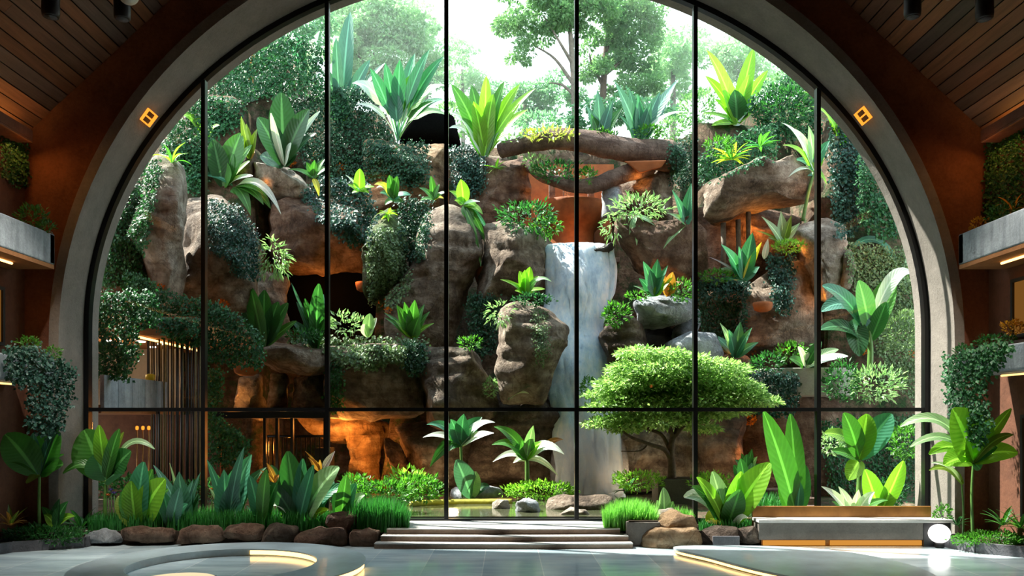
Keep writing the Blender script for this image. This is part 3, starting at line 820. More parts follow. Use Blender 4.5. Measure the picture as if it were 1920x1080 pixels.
RK = [
 ('boulder', 'tall pale boulder like a weathered face above the ivy band', [(300,305),(330,312),(348,345),(353,400),(345,450),(335,500),(325,565),(300,570),(282,545),(272,490),(258,460),(262,420),(278,380),(282,330)], 3.0, .75, 'rock_pale'),
 ('boulder', 'rock wall hidden under ivy at the far left above the pavilion', [(150,340),(240,325),(275,330),(292,420),(285,600),(150,605)], 3.1, .6, 'rock_dark'),
 ('boulder', 'big brown boulder right of the tall pale one, half covered with dark ivy', [(350,365),(400,358),(450,385),(480,430),(492,500),(488,560),(470,610),(330,610),(322,560),(340,450)], 4.4, 1.2, 'rock'),
 ('boulder', 'long pale overhanging slab of rock below the dark broad-leaved plant', [(480,306),(520,313),(560,333),(592,365),(588,388),(545,380),(490,374),(474,345)], 7.0, 1.2, 'rock_pale'),
 ('boulder', 'wide brown rock forming the roof of the dark cave', [(498,398),(560,370),(640,373),(692,400),(708,460),(694,508),(600,516),(540,502),(498,470)], 7.2, 1.3, 'rock_red'),
 ('boulder', 'brown rock at the side of the dark cave, under the feathery fern', [(480,500),(532,512),(540,560),(536,645),(465,650),(466,545)], 6.3, .8, 'rock'),
 ('boulder', 'green mossy rock column between two curtains of ivy', [(690,392),(745,383),(762,420),(767,520),(752,565),(690,565),(686,470)], 6.3, .9, 'rock_moss'),
 ('boulder', 'large stained brown rock face right of the mossy column', [(795,398),(850,383),(885,413),(898,470),(890,530),(872,580),(838,655),(735,655),(733,560),(758,500),(786,440)], 6.4, 1.0, 'rock'),
 ('boulder', 'layered brown boulder at the top left of the waterfall', [(905,432),(950,413),(1010,428),(1038,460),(1031,520),(1012,565),(898,565),(903,500)], 6.2, .9, 'rock'),
 ('boulder', 'great layered boulder jutting out left of the waterfall at mid height', [(930,590),(985,572),(1042,574),(1068,602),(1062,640),(1040,700),(1018,750),(945,752),(927,700)], 4.4, 1.0, 'rock'),
 ('boulder', 'dark wet rock under the great jutting boulder beside the waterfall', [(890,738),(1000,728),(1040,765),(1046,910),(885,910)], 5.4, 1.1, 'rock_dark'),
 ('boulder', 'long brown ledge slab over the short rock pillars', [(486,638),(560,643),(625,657),(643,690),(610,706),(520,702),(490,672)], 4.9, 1.5, 'rock'),
 ('boulder', 'fluted brown rock wall under the overhanging ivy ledge', [(606,655),(720,655),(805,658),(812,770),(785,792),(640,788),(608,760)], 5.2, 1.4, 'rock'),
 ('boulder', 'broad pale-topped ledge rock right of the fluted wall', [(785,650),(840,642),(890,655),(908,690),(928,720),(928,775),(880,805),(790,795)], 5.0, 1.4, 'rock'),
 ('boulder', 'stubby grey rock pillar under the long ledge, nearer the red pots', [(446,705),(488,700),(496,765),(490,785),(440,785)], 5.3, .5, 'rock_pale'),
 ('boulder', 'middle stubby rock pillar under the long ledge', [(506,702),(536,704),(540,765),(538,785),(504,785)], 5.2, .4, 'rock'),
 ('boulder', 'broad rock pillar under the long ledge, beside the fluted wall', [(550,702),(612,704),(616,765),(612,785),(550,785)], 5.2, .5, 'rock'),
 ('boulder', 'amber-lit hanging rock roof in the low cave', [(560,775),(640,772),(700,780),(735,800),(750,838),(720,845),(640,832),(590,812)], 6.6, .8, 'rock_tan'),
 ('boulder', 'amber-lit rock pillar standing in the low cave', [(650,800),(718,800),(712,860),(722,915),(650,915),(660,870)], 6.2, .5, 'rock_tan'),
 ('boulder', 'dark brown cliff foot behind the two big pond-side plants', [(738,785),(905,780),(915,920),(735,920),(752,850)], 5.7, 1.2, 'rock'),
 ('boulder', 'leaning brown rock prop at the right edge of the low cave', [(722,820),(750,835),(785,915),(735,915)], 5.2, .4, 'rock_red'),
 ('boulder', 'dark angular overhanging rock right of the waterfall lip', [(1142,424),(1180,405),(1230,410),(1290,418),(1322,440),(1314,500),(1292,550),(1222,522),(1180,490),(1150,455)], 6.2, 1.2, 'rock_red'),
 ('boulder', 'huge pale-topped overhanging rock below the bright green rosette plant', [(1303,345),(1370,325),(1440,318),(1480,298),(1502,330),(1518,370),(1490,390),(1400,397),(1306,415)], 6.6, 1.6, 'rock'),
 ('boulder', 'dark rock wall in the shade beneath the huge overhang', [(1300,400),(1400,395),(1500,390),(1530,420),(1520,520),(1300,540)], 8.0, .7, 'rock_red'),
 ('boulder', 'white-topped rock with an orange underside by the fifth window bar', [(1478,432),(1508,405),(1545,398),(1582,420),(1578,470),(1582,545),(1540,565),(1520,500),(1500,455)], 5.6, .8, 'rock_pale'),
 ('boulder', 'rounded brown rock behind the hanging dark ivy strand', [(1385,545),(1440,512),(1500,482),(1532,500),(1538,600),(1505,650),(1390,650)], 6.0, .9, 'rock'),
 ('boulder', 'thin upright pale stone beside the arching grey-green leaf', [(1576,475),(1592,468),(1600,500),(1598,545),(1580,540)], 5.2, .3, 'rock_pale'),
 ('boulder', 'grey-topped rock ledge with dark hollow under it, right of the waterfall', [(1180,572),(1230,556),(1290,563),(1302,592),(1285,612),(1195,612)], 5.2, .9, 'rock_grey'),
 ('boulder', 'knobbly brown rock at the right bank of the waterfall', [(1127,630),(1150,600),(1185,585),(1210,610),(1215,670),(1170,710),(1138,690)], 5.0, .7, 'rock_dark'),
 ('boulder', 'dark hollow rock behind the crown of the small tree', [(1190,600),(1290,600),(1300,700),(1180,720)], 6.0, .6, 'rock_wet'),
 ('boulder', 'smooth rounded grey boulder just above the small tree', [(1252,645),(1290,626),(1332,630),(1347,665),(1332,705),(1258,705)], 4.8, .6, 'rock_grey', .015),
 ('boulder', 'upright blue-grey stone behind the smooth rounded boulder', [(1258,625),(1276,588),(1306,583),(1310,650),(1258,650)], 5.6, .4, 'rock_grey', .02),
 ('boulder', 'rough brown cliff foot behind the trunk of the small tree', [(1140,785),(1220,768),(1302,778),(1308,915),(1140,915)], 5.4, 1.0, 'rock'),
 ('boulder', 'flat brown rock face right of the small tree trunk', [(1306,780),(1350,768),(1392,788),(1388,910),(1308,910)], 4.8, .6, 'rock_red'),
 ('boulder', 'brown rock column under the right end of the timber beam', [(1150,330),(1200,318),(1262,322),(1270,420),(1140,420)], 8.6, .6, 'rock'),
 ('boulder', 'grey slab leaning below the lower timber beam', [(1128,350),(1165,345),(1172,400),(1128,410)], 8.0, .3, 'rock_grey', .03),
 ('boulder', 'dim brown rock columns left of the terracotta basin', [(905,300),(985,290),(1005,400),(960,425),(900,420)], 8.6, .6, 'rock_red'),
 ('boulder', 'tan rock wall under the clumped palm-like plant', [(690,268),(842,264),(848,405),(695,405)], 9.0, .7, 'rock_tan', .05),
 ('boulder', 'brown rock block under the arching strap-leaved plant by the third window bar', [(842,278),(950,290),(962,400),(848,400)], 8.8, .6, 'rock'),
 ('boulder', 'brown block wall below the concrete planter', [(1480,735),(1590,735),(1600,850),(1640,950),(1390,950),(1400,800)], 4.9, .6, 'rock_red', .02),
 ('boulder', 'brown rock under the teal rosette above the crown of the small tree', [(1345,668),(1380,660),(1412,668),(1418,780),(1340,780)], 5.0, .5, 'rock_red', .03),
 # pond and bed stones
 ('stone', 'white stone in the pond nearest the yellow rim', [(921,944),(936,935),(955,938),(957,956),(922,957)], 1.5, .18, 'rock_pale', .02),
 ('stone', 'rounded grey stone in the pond, pale on one side', [(960,965),(966,940),(985,932),(1005,937),(1018,962),(1012,968)], 1.0, .25, 'rock_grey', .03),
 ('stone', 'long brown stone block behind the grey pond stones', [(1012,936),(1050,928),(1145,928),(1150,965),(1018,968)], 1.4, .3, 'rock', .04),
 ('stone', 'flat white stone low in the pond before the long brown block', [(1050,962),(1068,950),(1100,956),(1116,972),(1050,974)], .6, .2, 'rock_pale', .02),
 ('stone', 'flat grey-blue stone lying behind the yellow pond rim', [(838,925),(855,912),(880,918),(905,905),(935,912),(940,932),(840,936)], 3.2, .4, 'rock_grey', .03),
 # border rocks indoors
 ('stone', 'rounded grey stone beside the black planter corner', [(158,1017),(165,1000),(190,991),(215,994),(229,1008),(226,1019)], -1.02, .16, 'rock_grey', .03),
 ('stone', 'flat brown border rock next to the rounded grey stone', [(222,1018),(226,992),(260,987),(325,990),(332,1018)], -.98, .2, 'rock_red', .03),
 ('stone', 'squared brown border rock below the teal-leaved plant', [(332,1018),(338,990),(362,983),(412,985),(422,1005),(418,1018)], -1.0, .22, 'rock_red', .03),
 ('stone', 'low brown border rock under the grass strip by the first window bar', [(420,1012),(424,985),(455,980),(500,984),(503,1012),(488,1018)], -.98, .22, 'rock_red', .03),
 ('stone', 'dark blue-grey border rock in the middle of the brown border', [(486,1019),(500,985),(530,978),(556,988),(560,1016)], -1.02, .22, 'rock_dark', .03),
 ('stone', 'wide reddish border rock under the topmost stone', [(549,1020),(560,998),(600,988),(645,990),(662,1006),(656,1024),(560,1024)], -1.05, .25, 'rock_red', .03),
 ('stone', 'reddish rock set on top of the border beside the tall grass tuft', [(607,982),(612,964),(640,958),(675,962),(681,985),(660,998),(625,998)], -.85, .22, 'rock_red', .04),
 ('stone', 'brown border rock at the left end of the steps', [(655,1023),(660,994),(690,989),(716,994),(713,1022)], -1.05, .2, 'rock_red', .03),
 ('stone', 'wide tan boulder on the floor right of the steps', [(1203,1028),(1208,1002),(1225,990),(1300,986),(1313,1005),(1312,1028)], -1.15, .26, 'rock_tan', .025),
 ('stone', 'rounded tan boulder lying on the wide tan boulder', [(1230,985),(1240,962),(1270,955),(1300,968),(1312,988),(1280,998),(1245,997)], -1.0, .24, 'rock_tan', .03),
 ('stone', 'small pale stone at the back of the two tan boulders', [(1226,972),(1235,955),(1262,953),(1270,965),(1250,980)], -.7, .12, 'rock_pale', .03),
 ('stone', 'dark brown rock by the end of the stone bench', [(1378,1020),(1384,992),(1410,982),(1424,998),(1426,1020)], -1.05, .18, 'rock_dark', .03),
 ('stone', 'low dark brown rock under the big bright-leaved plant', [(1312,1020),(1314,995),(1340,984),(1380,988),(1384,1018)], -1.0, .2, 'rock_dark', .03),
]
for i, r_ in enumerate(RK):
    nm, lb, poly, Y, hd, mt = r_[:6]
    rough = r_[6] if len(r_) > 6 else .07
    flat = {'stone': 0.0 if Y < 0 else .2}.get(nm)
    small = nm == 'stone'
    rock(nm, lb, poly, Y, hd, mt, sub=4 if small or hd < .5 else 5, rough=rough, seed=i, flat=flat, box=.55 if small else .6,
         cat='stone' if small else 'boulder', group='border stones around the planting beds' if Y < 0 else ('pond stones' if small else 'cliff boulders'))

# ================================================================ indoor beds
def bed(label, px0, px1, Yf, z):
    x0, x1 = (px0 - CX) * kk(-.5), (px1 - CX) * kk(-.5)
    V, Fc = MB().box(x0, x1, Yf, -.07, 0.0, z).V, None
    q = MB().box(x0, x1, Yf, -.07, 0.0, z)
    q.build('planting_bed', M['soil'], label=label, kind='structure', smooth=False); solid(q.V, q.F)
bed('dark soil bed behind the left border stones', 150, 716, -.95, .2)
bed('dark soil bed behind the right tan boulders', 1180, 1415, -.95, .2)
t = empty('planter_box', P(1205, 1025, -1.05), 'square dark planter box at the right end of the steps', 'planter')
bevel(MB().box(X(1176, -1.1), X(1238, -1.1), -1.12, -.7, 0, Z(979, -1.1)).build('box', M['stone_bench'], t, smooth=False), .012)
MB().box(X(1180, -1.1), X(1234, -1.1), -1.09, -.72, .2, Z(977, -1.1)).build('planting_soil', M['soil'], t, smooth=False)
t = empty('planter_box', P(1355, 1020, -1.12), 'dark blue-grey slab standing before the bed of the bright-leaved plant', 'planter')
bevel(MB().box(X(1336, -1.2), X(1386, -1.2), -1.23, -1.19, 0, Z(1005, -1.2)).build('front_slab', M['stone_dark'], t, smooth=False), .006)

# ================================================================ pond, waterfall
def water_mat():
    t = NT('pond_water')
    b = t.bsdf((.05, .055, .03), .06, .6)
    t.bump(b, t.noise(9, 3), .12, .02); return t.done(b)
MB().prism([(X(545, 1.4), .2), (X(1150, .3), .2), (X(1150, 1.6), 1.6), (X(1170, 4.5), 4.6), (X(1000, 4.5), 4.6), (X(960, 2.6), 2.5), (X(760, 2.2), 2.2), (X(560, 2), 1.6)], .2, .285).build('pond', water_mat(), kind='structure', label='shallow still pond just outside the glass', smooth=False)
rim = spline([(X(770, 1.9), 1.75, .3), (X(800, 2.1), 2.05, .3), (X(870, 2.2), 2.25, .3), (X(960, 2.2), 2.3, .3)], 8)
t = empty('pond_rim', P(860, 940, 2.2), 'yellow-green lit curb along the back of the pond', 'kerb')
MB().tube(rim, .075, 8).build('rim_curb', plain('yellow_lit_rim', (.26, .25, .03), .6, .3, 8, .3), t)  # yellow of the rim light is also put into the kerb colour
light('AREA', (X(860, 1.9), 1.9, .55), 2.2, (1, .8, .12), shape='RECTANGLE', size=1.8, size_y=.1, rot=(R(25), 0, 0))

def fall_mat():
    t = NT('falling_water')
    n1 = t.noise(2.0, 7, .65, stretch=(1.2, 1.2, .8)); n2 = t.noise(5, 6, .7, stretch=(1.6, 1.6, .5))
    f = t.math('ADD', t.math('MULTIPLY', n1, .6), t.math('MULTIPLY', n2, .4))
    c = t.ramp(f, [(.36, (.36, .50, .66)), (.48, (.66, .80, .93)), (.6, (.95, .98, 1))])
    b = t.bsdf(c, .3, .5)
    t.bump(b, f, .5, .12)
    tr = t.n('ShaderNodeBsdfTranslucent'); t.l(c, tr.inputs[0])
    mx = t.n('ShaderNodeMixShader'); mx.inputs[0].default_value = .3
    t.l(b.outputs[0], mx.inputs[1]); t.l(tr.outputs[0], mx.inputs[2])
    return t.done(mx)
WF = [(468, 1022, 1148, 6.45), (475, 1024, 1150, 6.2), (520, 1026, 1152, 6.0), (580, 1026, 1140, 5.85), (620, 1028, 1126, 5.7), (660, 1028, 1140, 5.5),
      (720, 1030, 1146, 5.2), (780, 1040, 1152, 4.95), (850, 1042, 1158, 4.75), (920, 1044, 1165, 4.6), (938, 1040, 1170, 4.5)]
V = []; U = 28; rows = spline([np.array(r_, dtype=float) for r_ in WF], 6)
for py, a, b, Y in rows:
    for i in range(U + 1):
        u = i / U; px = a + (b - a) * u
        p = P(px, py, Y)
        bul = .28 * math.sin(math.pi * u) + .10 * noise.noise(Vector((px * .05, py * .012, 0))) + .05 * noise.noise(Vector((px * .2, py * .03, 4)))
        V.append((p[0], p[1] - bul, p[2]))
nU = U + 1
Fc = [(j * nU + i, j * nU + i + 1, (j + 1) * nU + i + 1, (j + 1) * nU + i) for j in range(len(rows) - 1) for i in range(U)]
wf = mk('waterfall', V, Fc, fall_mat(), label='tall pale blue waterfall dropping from the cliff into the pond', cat='waterfall', kind='thing')
md = wf.modifiers.new('thick', 'SOLIDIFY'); md.thickness = .12; md.offset = -1
solid(V, Fc)

def vol(name, label, density, colr, cat):
    t = NT(name); v = t.n('ShaderNodeVolumeScatter'); v.inputs['Color'].default_value = (*colr, 1); v.inputs['Density'].default_value = density
    v.inputs['Anisotropy'].default_value = .2
    t.l(v.outputs[0], t.out.inputs['Volume']); return t.m
if MIST:
    S_, F_ = ICO[3]; c = P(1105, 880, 4.0)
    mk('mist', np.maximum(c + S_ * np.array((.85, .45, 1.15)), (-99, -99, .29)), F_, vol('mist', '', MIST, (.93, .97, 1), ''), label='soft white mist at the foot of the waterfall', cat='mist', kind='stuff')
if HAZE:
    MB().box(-22, 22, 12.6, 26, 9.0, 24).build('haze', vol('haze', '', HAZE, (.9, 1, .97), ''), label='thin bright haze among the trees above the cliff', cat='haze', kind='stuff', smooth=False)
# dark lip beside the head of the fall
rock('boulder', 'flat black stone lip at the right head of the waterfall', [(1090,470),(1125,460),(1150,458),(1155,475),(1140,486),(1100,480)], 6.2, .4, 'rock_wet', sub=4, rough=.02, cat='boulder', seed=99)

# ================================================================ timber beams, basin, terrace bits
def beam(label, pts, rad, name='timber_beam', mat='timber'):  # timber beams of the bridge over the fall
    ps = spline([P(*p) for p in pts], 8); rr = np.interp(np.linspace(0, 1, len(ps)), np.linspace(0, 1, len(rad)), rad)
    q = MB().tube(ps, rr, 20); V = []
    for v in q.V:
        vv = Vector(v); n = noise.fractal(vv * 1.6, 1, 2, 4); V.append(tuple(vv + Vector((0, -.3, 1)).normalized() * n * .05))
    q.V = V; o = q.build(name, M[mat], label=label, cat='log'); solid(q.V, q.F); return o
beam('great curved timber beam bridging the top of the waterfall', [(938, 283, 8.2), (985, 268, 7.9), (1050, 262, 7.8), (1110, 268, 7.8), (1180, 282, 7.9), (1245, 292, 8.2), (1262, 296, 8.5)], [.2, .22, .26, .28, .33, .42, .40])
beam('lower curved timber beam branching under the great beam', [(1218, 312, 8.4), (1190, 320, 8.1), (1150, 335, 7.9), (1110, 347, 7.8), (1060, 345, 7.9), (1010, 325, 8.2), (975, 300, 8.5)], [.24, .23, .21, .2, .17, .15, .12])
q = MB(); V = [P(1170, 302, 7.6), P(1250, 300, 7.6), P(1240, 314, 7.65), P(1200, 325, 7.7), P(1170, 302, 8.2), P(1250, 300, 8.2), P(1240, 314, 8.2), P(1200, 325, 8.2)]
q.add(V, [(0, 1, 2, 3), (7, 6, 5, 4), (0, 3, 7, 4), (3, 2, 6, 7), (2, 1, 5, 6), (1, 0, 4, 5)])
bevel(q.build('wedge_block', M['terracotta'], label='orange wedge block under the thick end of the great beam', cat='block', smooth=False), .03)
c = P(1072, 395, 9.2); k = kk(9.2)
t = empty('stone_basin', (c[0], 9.2, Z(470, 9.2)), 'wide terracotta-coloured basin above the head of the waterfall', 'basin')
zr = Z(388, 9.2) - Z(470, 9.2)
MB().lathe([(.6, -.9), (.6, 0), (.62, zr * .4), (.75, zr * .52), (.96, zr * .7), (1.06, zr * .9), (1.08, zr), (1.02, zr + .02), (.9, zr - .06), (.2, zr - .15)], (c[0], 9.2, Z(470, 9.2)), 56).build('bowl', M['terracotta'], t)
for px_ in (1035, 1062, 1108):
    p = P(px_, 385, 9.6)
    qq = MB().box(p[0] - .09, p[0] + .09, 9.5, 9.7, Z(470, 9.6), Z(318, 9.6))
    bevel(qq.build('post', M['timber'], label={1035: 'rough brown post standing behind the basin, nearest the left columns', 1062: 'rough brown post in the middle behind the basin', 1108: 'rough brown post behind the basin, nearest the grey slab'}[px_], cat='post', group='posts behind the basin', smooth=False), .02)
q = MB().box(X(965, 10.3), X(1150, 10.3), 10.2, 10.5, Z(470, 10.3), Z(310, 10.3)); q.build('terracotta_wall', M['terracotta'], label='flat terracotta wall panel behind the basin', cat='screen', smooth=False)  # terracotta wall put where lamplight turns the hill face orange
q = MB().box(X(1020, 8), X(1155, 8), 7.3, 9.8, 5.9, 6.02); q.build('ledge', M['rock_red'], kind='structure', label='rock sill behind the waterfall head', smooth=False)
# posts under the overhang
for px_, py_, lb in ((1356, 418, 'short mossy timber post under the huge overhang, farthest from the window bar'), (1384, 412, 'middle mossy timber post under the huge overhang'), (1403, 398, 'tallest mossy timber post under the huge overhang')):
    a, b = P(px_, py_, 6.9), P(px_, 500, 6.9)
    MB().tube([b - (0, 0, .15), (a + b) / 2 + (.01, 0, 0), a], [.07, .06, .065], 10).build('post', M['bark_grey'], label=lb, cat='post', group='mossy posts under the overhang')
# orange shelves and amber bowls
def shelf_disc(label, px, py, Y, r, h, mat='terracotta'):
    c = P(px, py, Y)
    MB().lathe([(r * .5, -h), (r * .85, -h * .8), (r, -h * .25), (r, 0), (r * .93, .01), (r * .5, -.02)], c, 36).build('terracotta_bowl', M[mat], label=label, cat='bowl', group='terracotta bowls in the cliff')
shelf_disc('terracotta bowl wedged under the layered boulder left of the waterfall', 930, 505, 6.7, .55, .45)
shelf_disc('amber bowl glowing at the mouth of the dark cave', 682, 530, 6.6, .2, .22)
shelf_disc('terracotta shelf bowl on the rounded brown rock', 1430, 568, 5.2, .22, .2)
shelf_disc('terracotta bowl under the ivy end of the long ledge', 462, 680, 4.2, .28, .28)
# black solids: shade of the recess and the cave put into colour
rock('boulder', 'black dome painting the shade of the recess behind the palm-like plant', [(752,272),(770,228),(808,212),(848,224),(860,272)], 10.0, .5, 'shade_black', sub=4, rough=.01, strata=0, cat='hollow', seed=77)
rock('boulder', 'black mass painting the shade inside the dark cave', [(530,505),(690,500),(705,560),(700,615),(532,615)], 8.4, .3, 'shade_black', sub=4, rough=.01, strata=0, cat='hollow', seed=78)
# concrete planter on the right terrace
pts = spline([(X(1415, 4.3), 4.5), (X(1440, 4.1), 4.1), (X(1500, 4), 3.85), (X(1560, 4), 3.82), (X(1596, 4.1), 4.0), (X(1608, 4.3), 4.4)], 8)
poly = [(p[0], p[1]) for p in pts] + [(X(1608, 5), 5.3), (X(1415, 5), 5.3)]
t = empty('concrete_planter', (X(1530, 4.4), 4.5, Z(740, 4)), 'long curved grey concrete planter on the right terrace', 'planter')
q = MB().prism(poly, Z(742, 4), Z(690, 4)); bevel(q.build('trough', M['concrete'], t, smooth=False), .02); solid(q.V, q.F)
cc = np.mean(np.array(poly), axis=0)
q = MB().prism([tuple(cc + (np.array(p) - cc) * .95) for p in poly], Z(700, 4), Z(688, 4)); q.build('planting_soil', M['soil'], t, smooth=False); solid(q.V, q.F)
# low steps outside at the right
t = empty('garden_steps', (X(1470, 1.5), 1.5, .2), 'low brown timber garden steps outside the glass near the bench', 'steps')
for i in range(3):
    bevel(MB().box(X(1395, 1.2), X(1540, 1.2), 1.0 + i * .32, 1.5 + i * .32, .2, .36 + i * .12).build('step', M['timber'], t, smooth=False), .012)

# ================================================================ pavilion on the left
rx = -7.0
t = empty('pavilion', (-8.2, 3, .2), 'glass-fronted pavilion storey with grey parapet under the ivy', 'building')
q = MB().box(-10, -5.95, 2.3, 6.2, 3.5, 3.86); q.build('roof', M['warm_wall'], t, smooth=False); solid(q.V, q.F)
q = MB().box(-10, rx - .25, .8, 2.3, 3.55, 3.86); q.build('roof', M['warm_wall'], t, smooth=False); solid(q.V, q.F)
MB().box(-10, rx, .8, 4.2, 2.0, 2.14).build('floor_slab', M['warm_wall'], t, smooth=False)
q = MB()
for i in range(5): q.box(rx - .02, rx + .06, .8 + i * .52, .8 + i * .52 + .51, 2.08, 2.66)
bevel(q.build('parapet', M['concrete_grey'], t, smooth=False), .008)
MB().box(-9.7, -9.6, .8, 6, 2.14, 3.5).build('back_wall', M['pale_wall'], t, smooth=False)
MB().box(-10, rx - .4, 5.2, 5.3, .2, 3.5).build('end_wall', M['pale_wall'], t, smooth=False)
for y in (2.3, 3.3, 4.2):
    MB().box(rx - .32, rx - .28, y - .02, y + .02, 2.14, 3.5).build('post', M['black'], t, smooth=False)
MB().tube([(-7.0, 2.25, 3.46), (-7.0, 5.6, 3.46)], .022, 8).build('led_strip', M['warm'], t)
for (x, y) in ((-7.6, 2.8), (-7.5, 3.4), (-8.1, 3.2), (-7.3, 3.9), (-8.3, 4.2), (-7.8, 4.6)):
    MB().lathe([(.09, -.012), (.09, .01)], (x, y, 3.49), 16).build('ceiling_lamp', M['white_lamp'], t)
MB().lathe([(.06, 0), (.09, .05), (.09, .13), (.03, .15)], (-7.15, 3.05, 2.66), 16).build('yellow_pot', plain('yellow_pot', (.6, .5, .02), .4), t)
MB().box(-10, -6.2, 4.3, 4.4, .2, 2.0).build('lower_wall', M['wall_side'], t, smooth=False)
light('POINT', (-8.0, 3.3, 3.1), 22, (1, .72, .4), shadow_soft_size=.15)
light('POINT', (-7.5, 3.4, 1.5), 3, ORG, shadow_soft_size=.1)
# hanging rods
t = empty('rod_screen', P(335, 880, 3.4), 'curtain of thin dark vertical rods in front of the pavilion', 'screen')
for i in range(22):
    px_ = 284 + i * 4.6 + random.uniform(-1.5, 1.5); Y = 2.6 + 1.2 * random.random()
    a = P(px_, 690, Y); MB().tube([(a[0], Y, .22), (a[0], Y, 3.5)], .013 + .008 * random.random(), 6).build('rod', M[random.choice(['black', 'stalk_brown', 'steel'])], t)
for px_, py_, lb in ((257, 806, 'slim amber-tipped lamp post low by the pavilion, nearest the arch'), (268, 806, 'middle slim amber-tipped lamp post by the pavilion'), (279, 806, 'slim amber-tipped lamp post nearest the rod curtain')):
    a = P(px_, py_, 2.0); t = empty('lamp_post', (a[0], 2.0, .2), lb, 'lamp', 'slim lamp posts by the pavilion')
    MB().tube([(a[0], 2, .2), (a[0], 2, a[2])], .014, 8).build('pole', M['bronze'], t)
    MB().lathe([(.02, 0), (.028, .02), (.028, .06), (.01, .075)], a, 12).build('lamp_head', M['orange_led'], t)
# dark canopy and railing in the low cave
t = empty('dark_canopy', P(500, 780, 4.6), 'flat dark steel canopy below the short rock pillars', 'canopy')
bevel(MB().box(X(388, 4.4), X(616, 4.4), 4.2, 5.9, Z(784, 4.3), Z(772, 4.3)).build('canopy_slab', M['steel'], t, smooth=False), .01)
for px_ in (497, 520, 548, 610):
    a = P(px_, 780, 4.35); MB().box(a[0] - .03, a[0] + .03, 4.3, 4.4, .2, Z(783, 4.3)).build('post', M['steel'], t, smooth=False)
t = empty('railing', P(560, 880, 4.9), 'dark balustrade with upright bars in front of the amber cave', 'railing')
MB().tube([P(500, 818, 4.9), P(610, 818, 4.9)], .03, 8).build('top_rail', M['steel'], t)
for i in range(13):
    px_ = 503 + i * 8.8; a = P(px_, 818, 4.9); MB().box(a[0] - .012, a[0] + .012, 4.89, 4.91, .2, a[2]).build('baluster', M['steel'], t, smooth=False)
t2 = MB().box(X(592, 5), X(618, 5), 4.9, 5.5, .2, Z(840, 5)); t2.build('counter', M['black'], label='small dark counter beside the dark balustrade', cat='counter', smooth=False)

# lamps hidden in the rock work
for a in [(600, 545, 7.2, 40), (660, 520, 6.4, 16), (640, 800, 5.6, 85), (700, 860, 5.3, 75), (540, 840, 5.7, 80), (760, 880, 4.6, 10), (430, 735, 4.6, 14), (480, 720, 5.6, 10), (540, 735, 5.7, 10),
          (1072, 372, 9.3, 18), (1020, 370, 9.6, 12), (1120, 374, 9.5, 12), (1072, 440, 8.2, 8), (1200, 340, 7.9, 14), (1000, 360, 8.3, 5), (1420, 430, 7.0, 50), (1500, 470, 5.6, 10), (925, 525, 6.2, 14),
          (1230, 535, 5.9, 16), (1540, 560, 5.2, 14), (1640, 450, 5.0, 12), (1690, 455, 4.6, 10), (1400, 640, 4.9, 14), (1385, 805, 4.6, 14), (1400, 850, 4.2, 10), (500, 340, 6.3, 8), (590, 400, 6.2, 10), (700, 330, 8.2, 10), (1480, 340, 5.8, 10), (1530, 360, 5.4, 8), (620, 310, 8.3, 5)]:
    warm(*a[:3], a[3] * WARM)
# one garden uplight, then unseen lights added to brighten the dark rock
for a in [(930, 908, 4.1, 14), (850, 900, 4.2, 14), (985, 905, 4.0, 8), (1190, 890, 3.9, 14), (1340, 890, 3.7, 10), (1450, 880, 3.4, 10), (230, 900, 1.6, 5), (440, 900, 2.6, 8)]:
    warm(*a[:3], a[3], (1, .66, .36))
# ================================================================ leaves
def nrm(v): v = np.asarray(v, float); return v / (np.linalg.norm(v) + 1e-9)
def wprof(kind, t):
    if kind == 'lance': return max(0, math.sin(math.pi * t ** .72)) ** .85
    if kind == 'oval': return max(0, math.sin(math.pi * (t * .97 + .02))) ** .6
    if kind == 'paddle':
        if t < .14: return .07
        s = (t - .14) / .86; return .07 * (1 - s) + max(0, math.sin(math.pi * min(1, s ** .78))) ** .55
    if kind == 'palm':
        if t < .34: return .09
        s = (t - .34) / .66; return .09 * (1 - s) + max(0, math.sin(math.pi * min(1, s ** .7))) ** .75
    if kind == 'strap': return min(1, .45 + t * 3) * max(0, 1 - t ** 3.2) ** .8
    if kind == 'agave': return (.62 + .38 * math.sin(math.pi * min(1, t * 1.15))) * max(0, 1 - t ** 2.2) ** .75
    return 1
def leaf_geo(b, c, t, w, kind='lance', N=(0, -1, .4), fold=.22, nseg=12, wave=.04, roll=0.0):
    b, c, t = map(lambda v: np.asarray(v, float), (b, c, t))
    V = []; UV = []; ph = random.uniform(0, 6.28); L = np.linalg.norm(t - b)
    for i in range(nseg + 1):
        s = i / nseg
        p = (1 - s) ** 2 * b + 2 * s * (1 - s) * c + s * s * t
        T = nrm(2 * (1 - s) * (c - b) + 2 * s * (t - c))
        side = np.cross(T, N)
        if np.linalg.norm(side) < .15: side = np.cross(T, (1, 0, 0))
        side = nrm(side); up = np.cross(side, T)
        if roll: side, up = side * math.cos(roll) + up * math.sin(roll), up * math.cos(roll) - side * math.sin(roll)
        hw = max(.004, w * .5 * wprof(kind, s))
        for u in (-1, -.5, 0, .5, 1):
            V.append(p + side * u * hw + up * (abs(u) * fold * hw + wave * hw * math.sin(s * 9 + ph + u * 2) * abs(u)))
            UV.append((.5 + u * .5, s))
    Fc = [(i * 5 + j, i * 5 + j + 1, i * 5 + 6 + j, i * 5 + 5 + j) for i in range(nseg) for j in range(4)]
    return V, Fc, UV

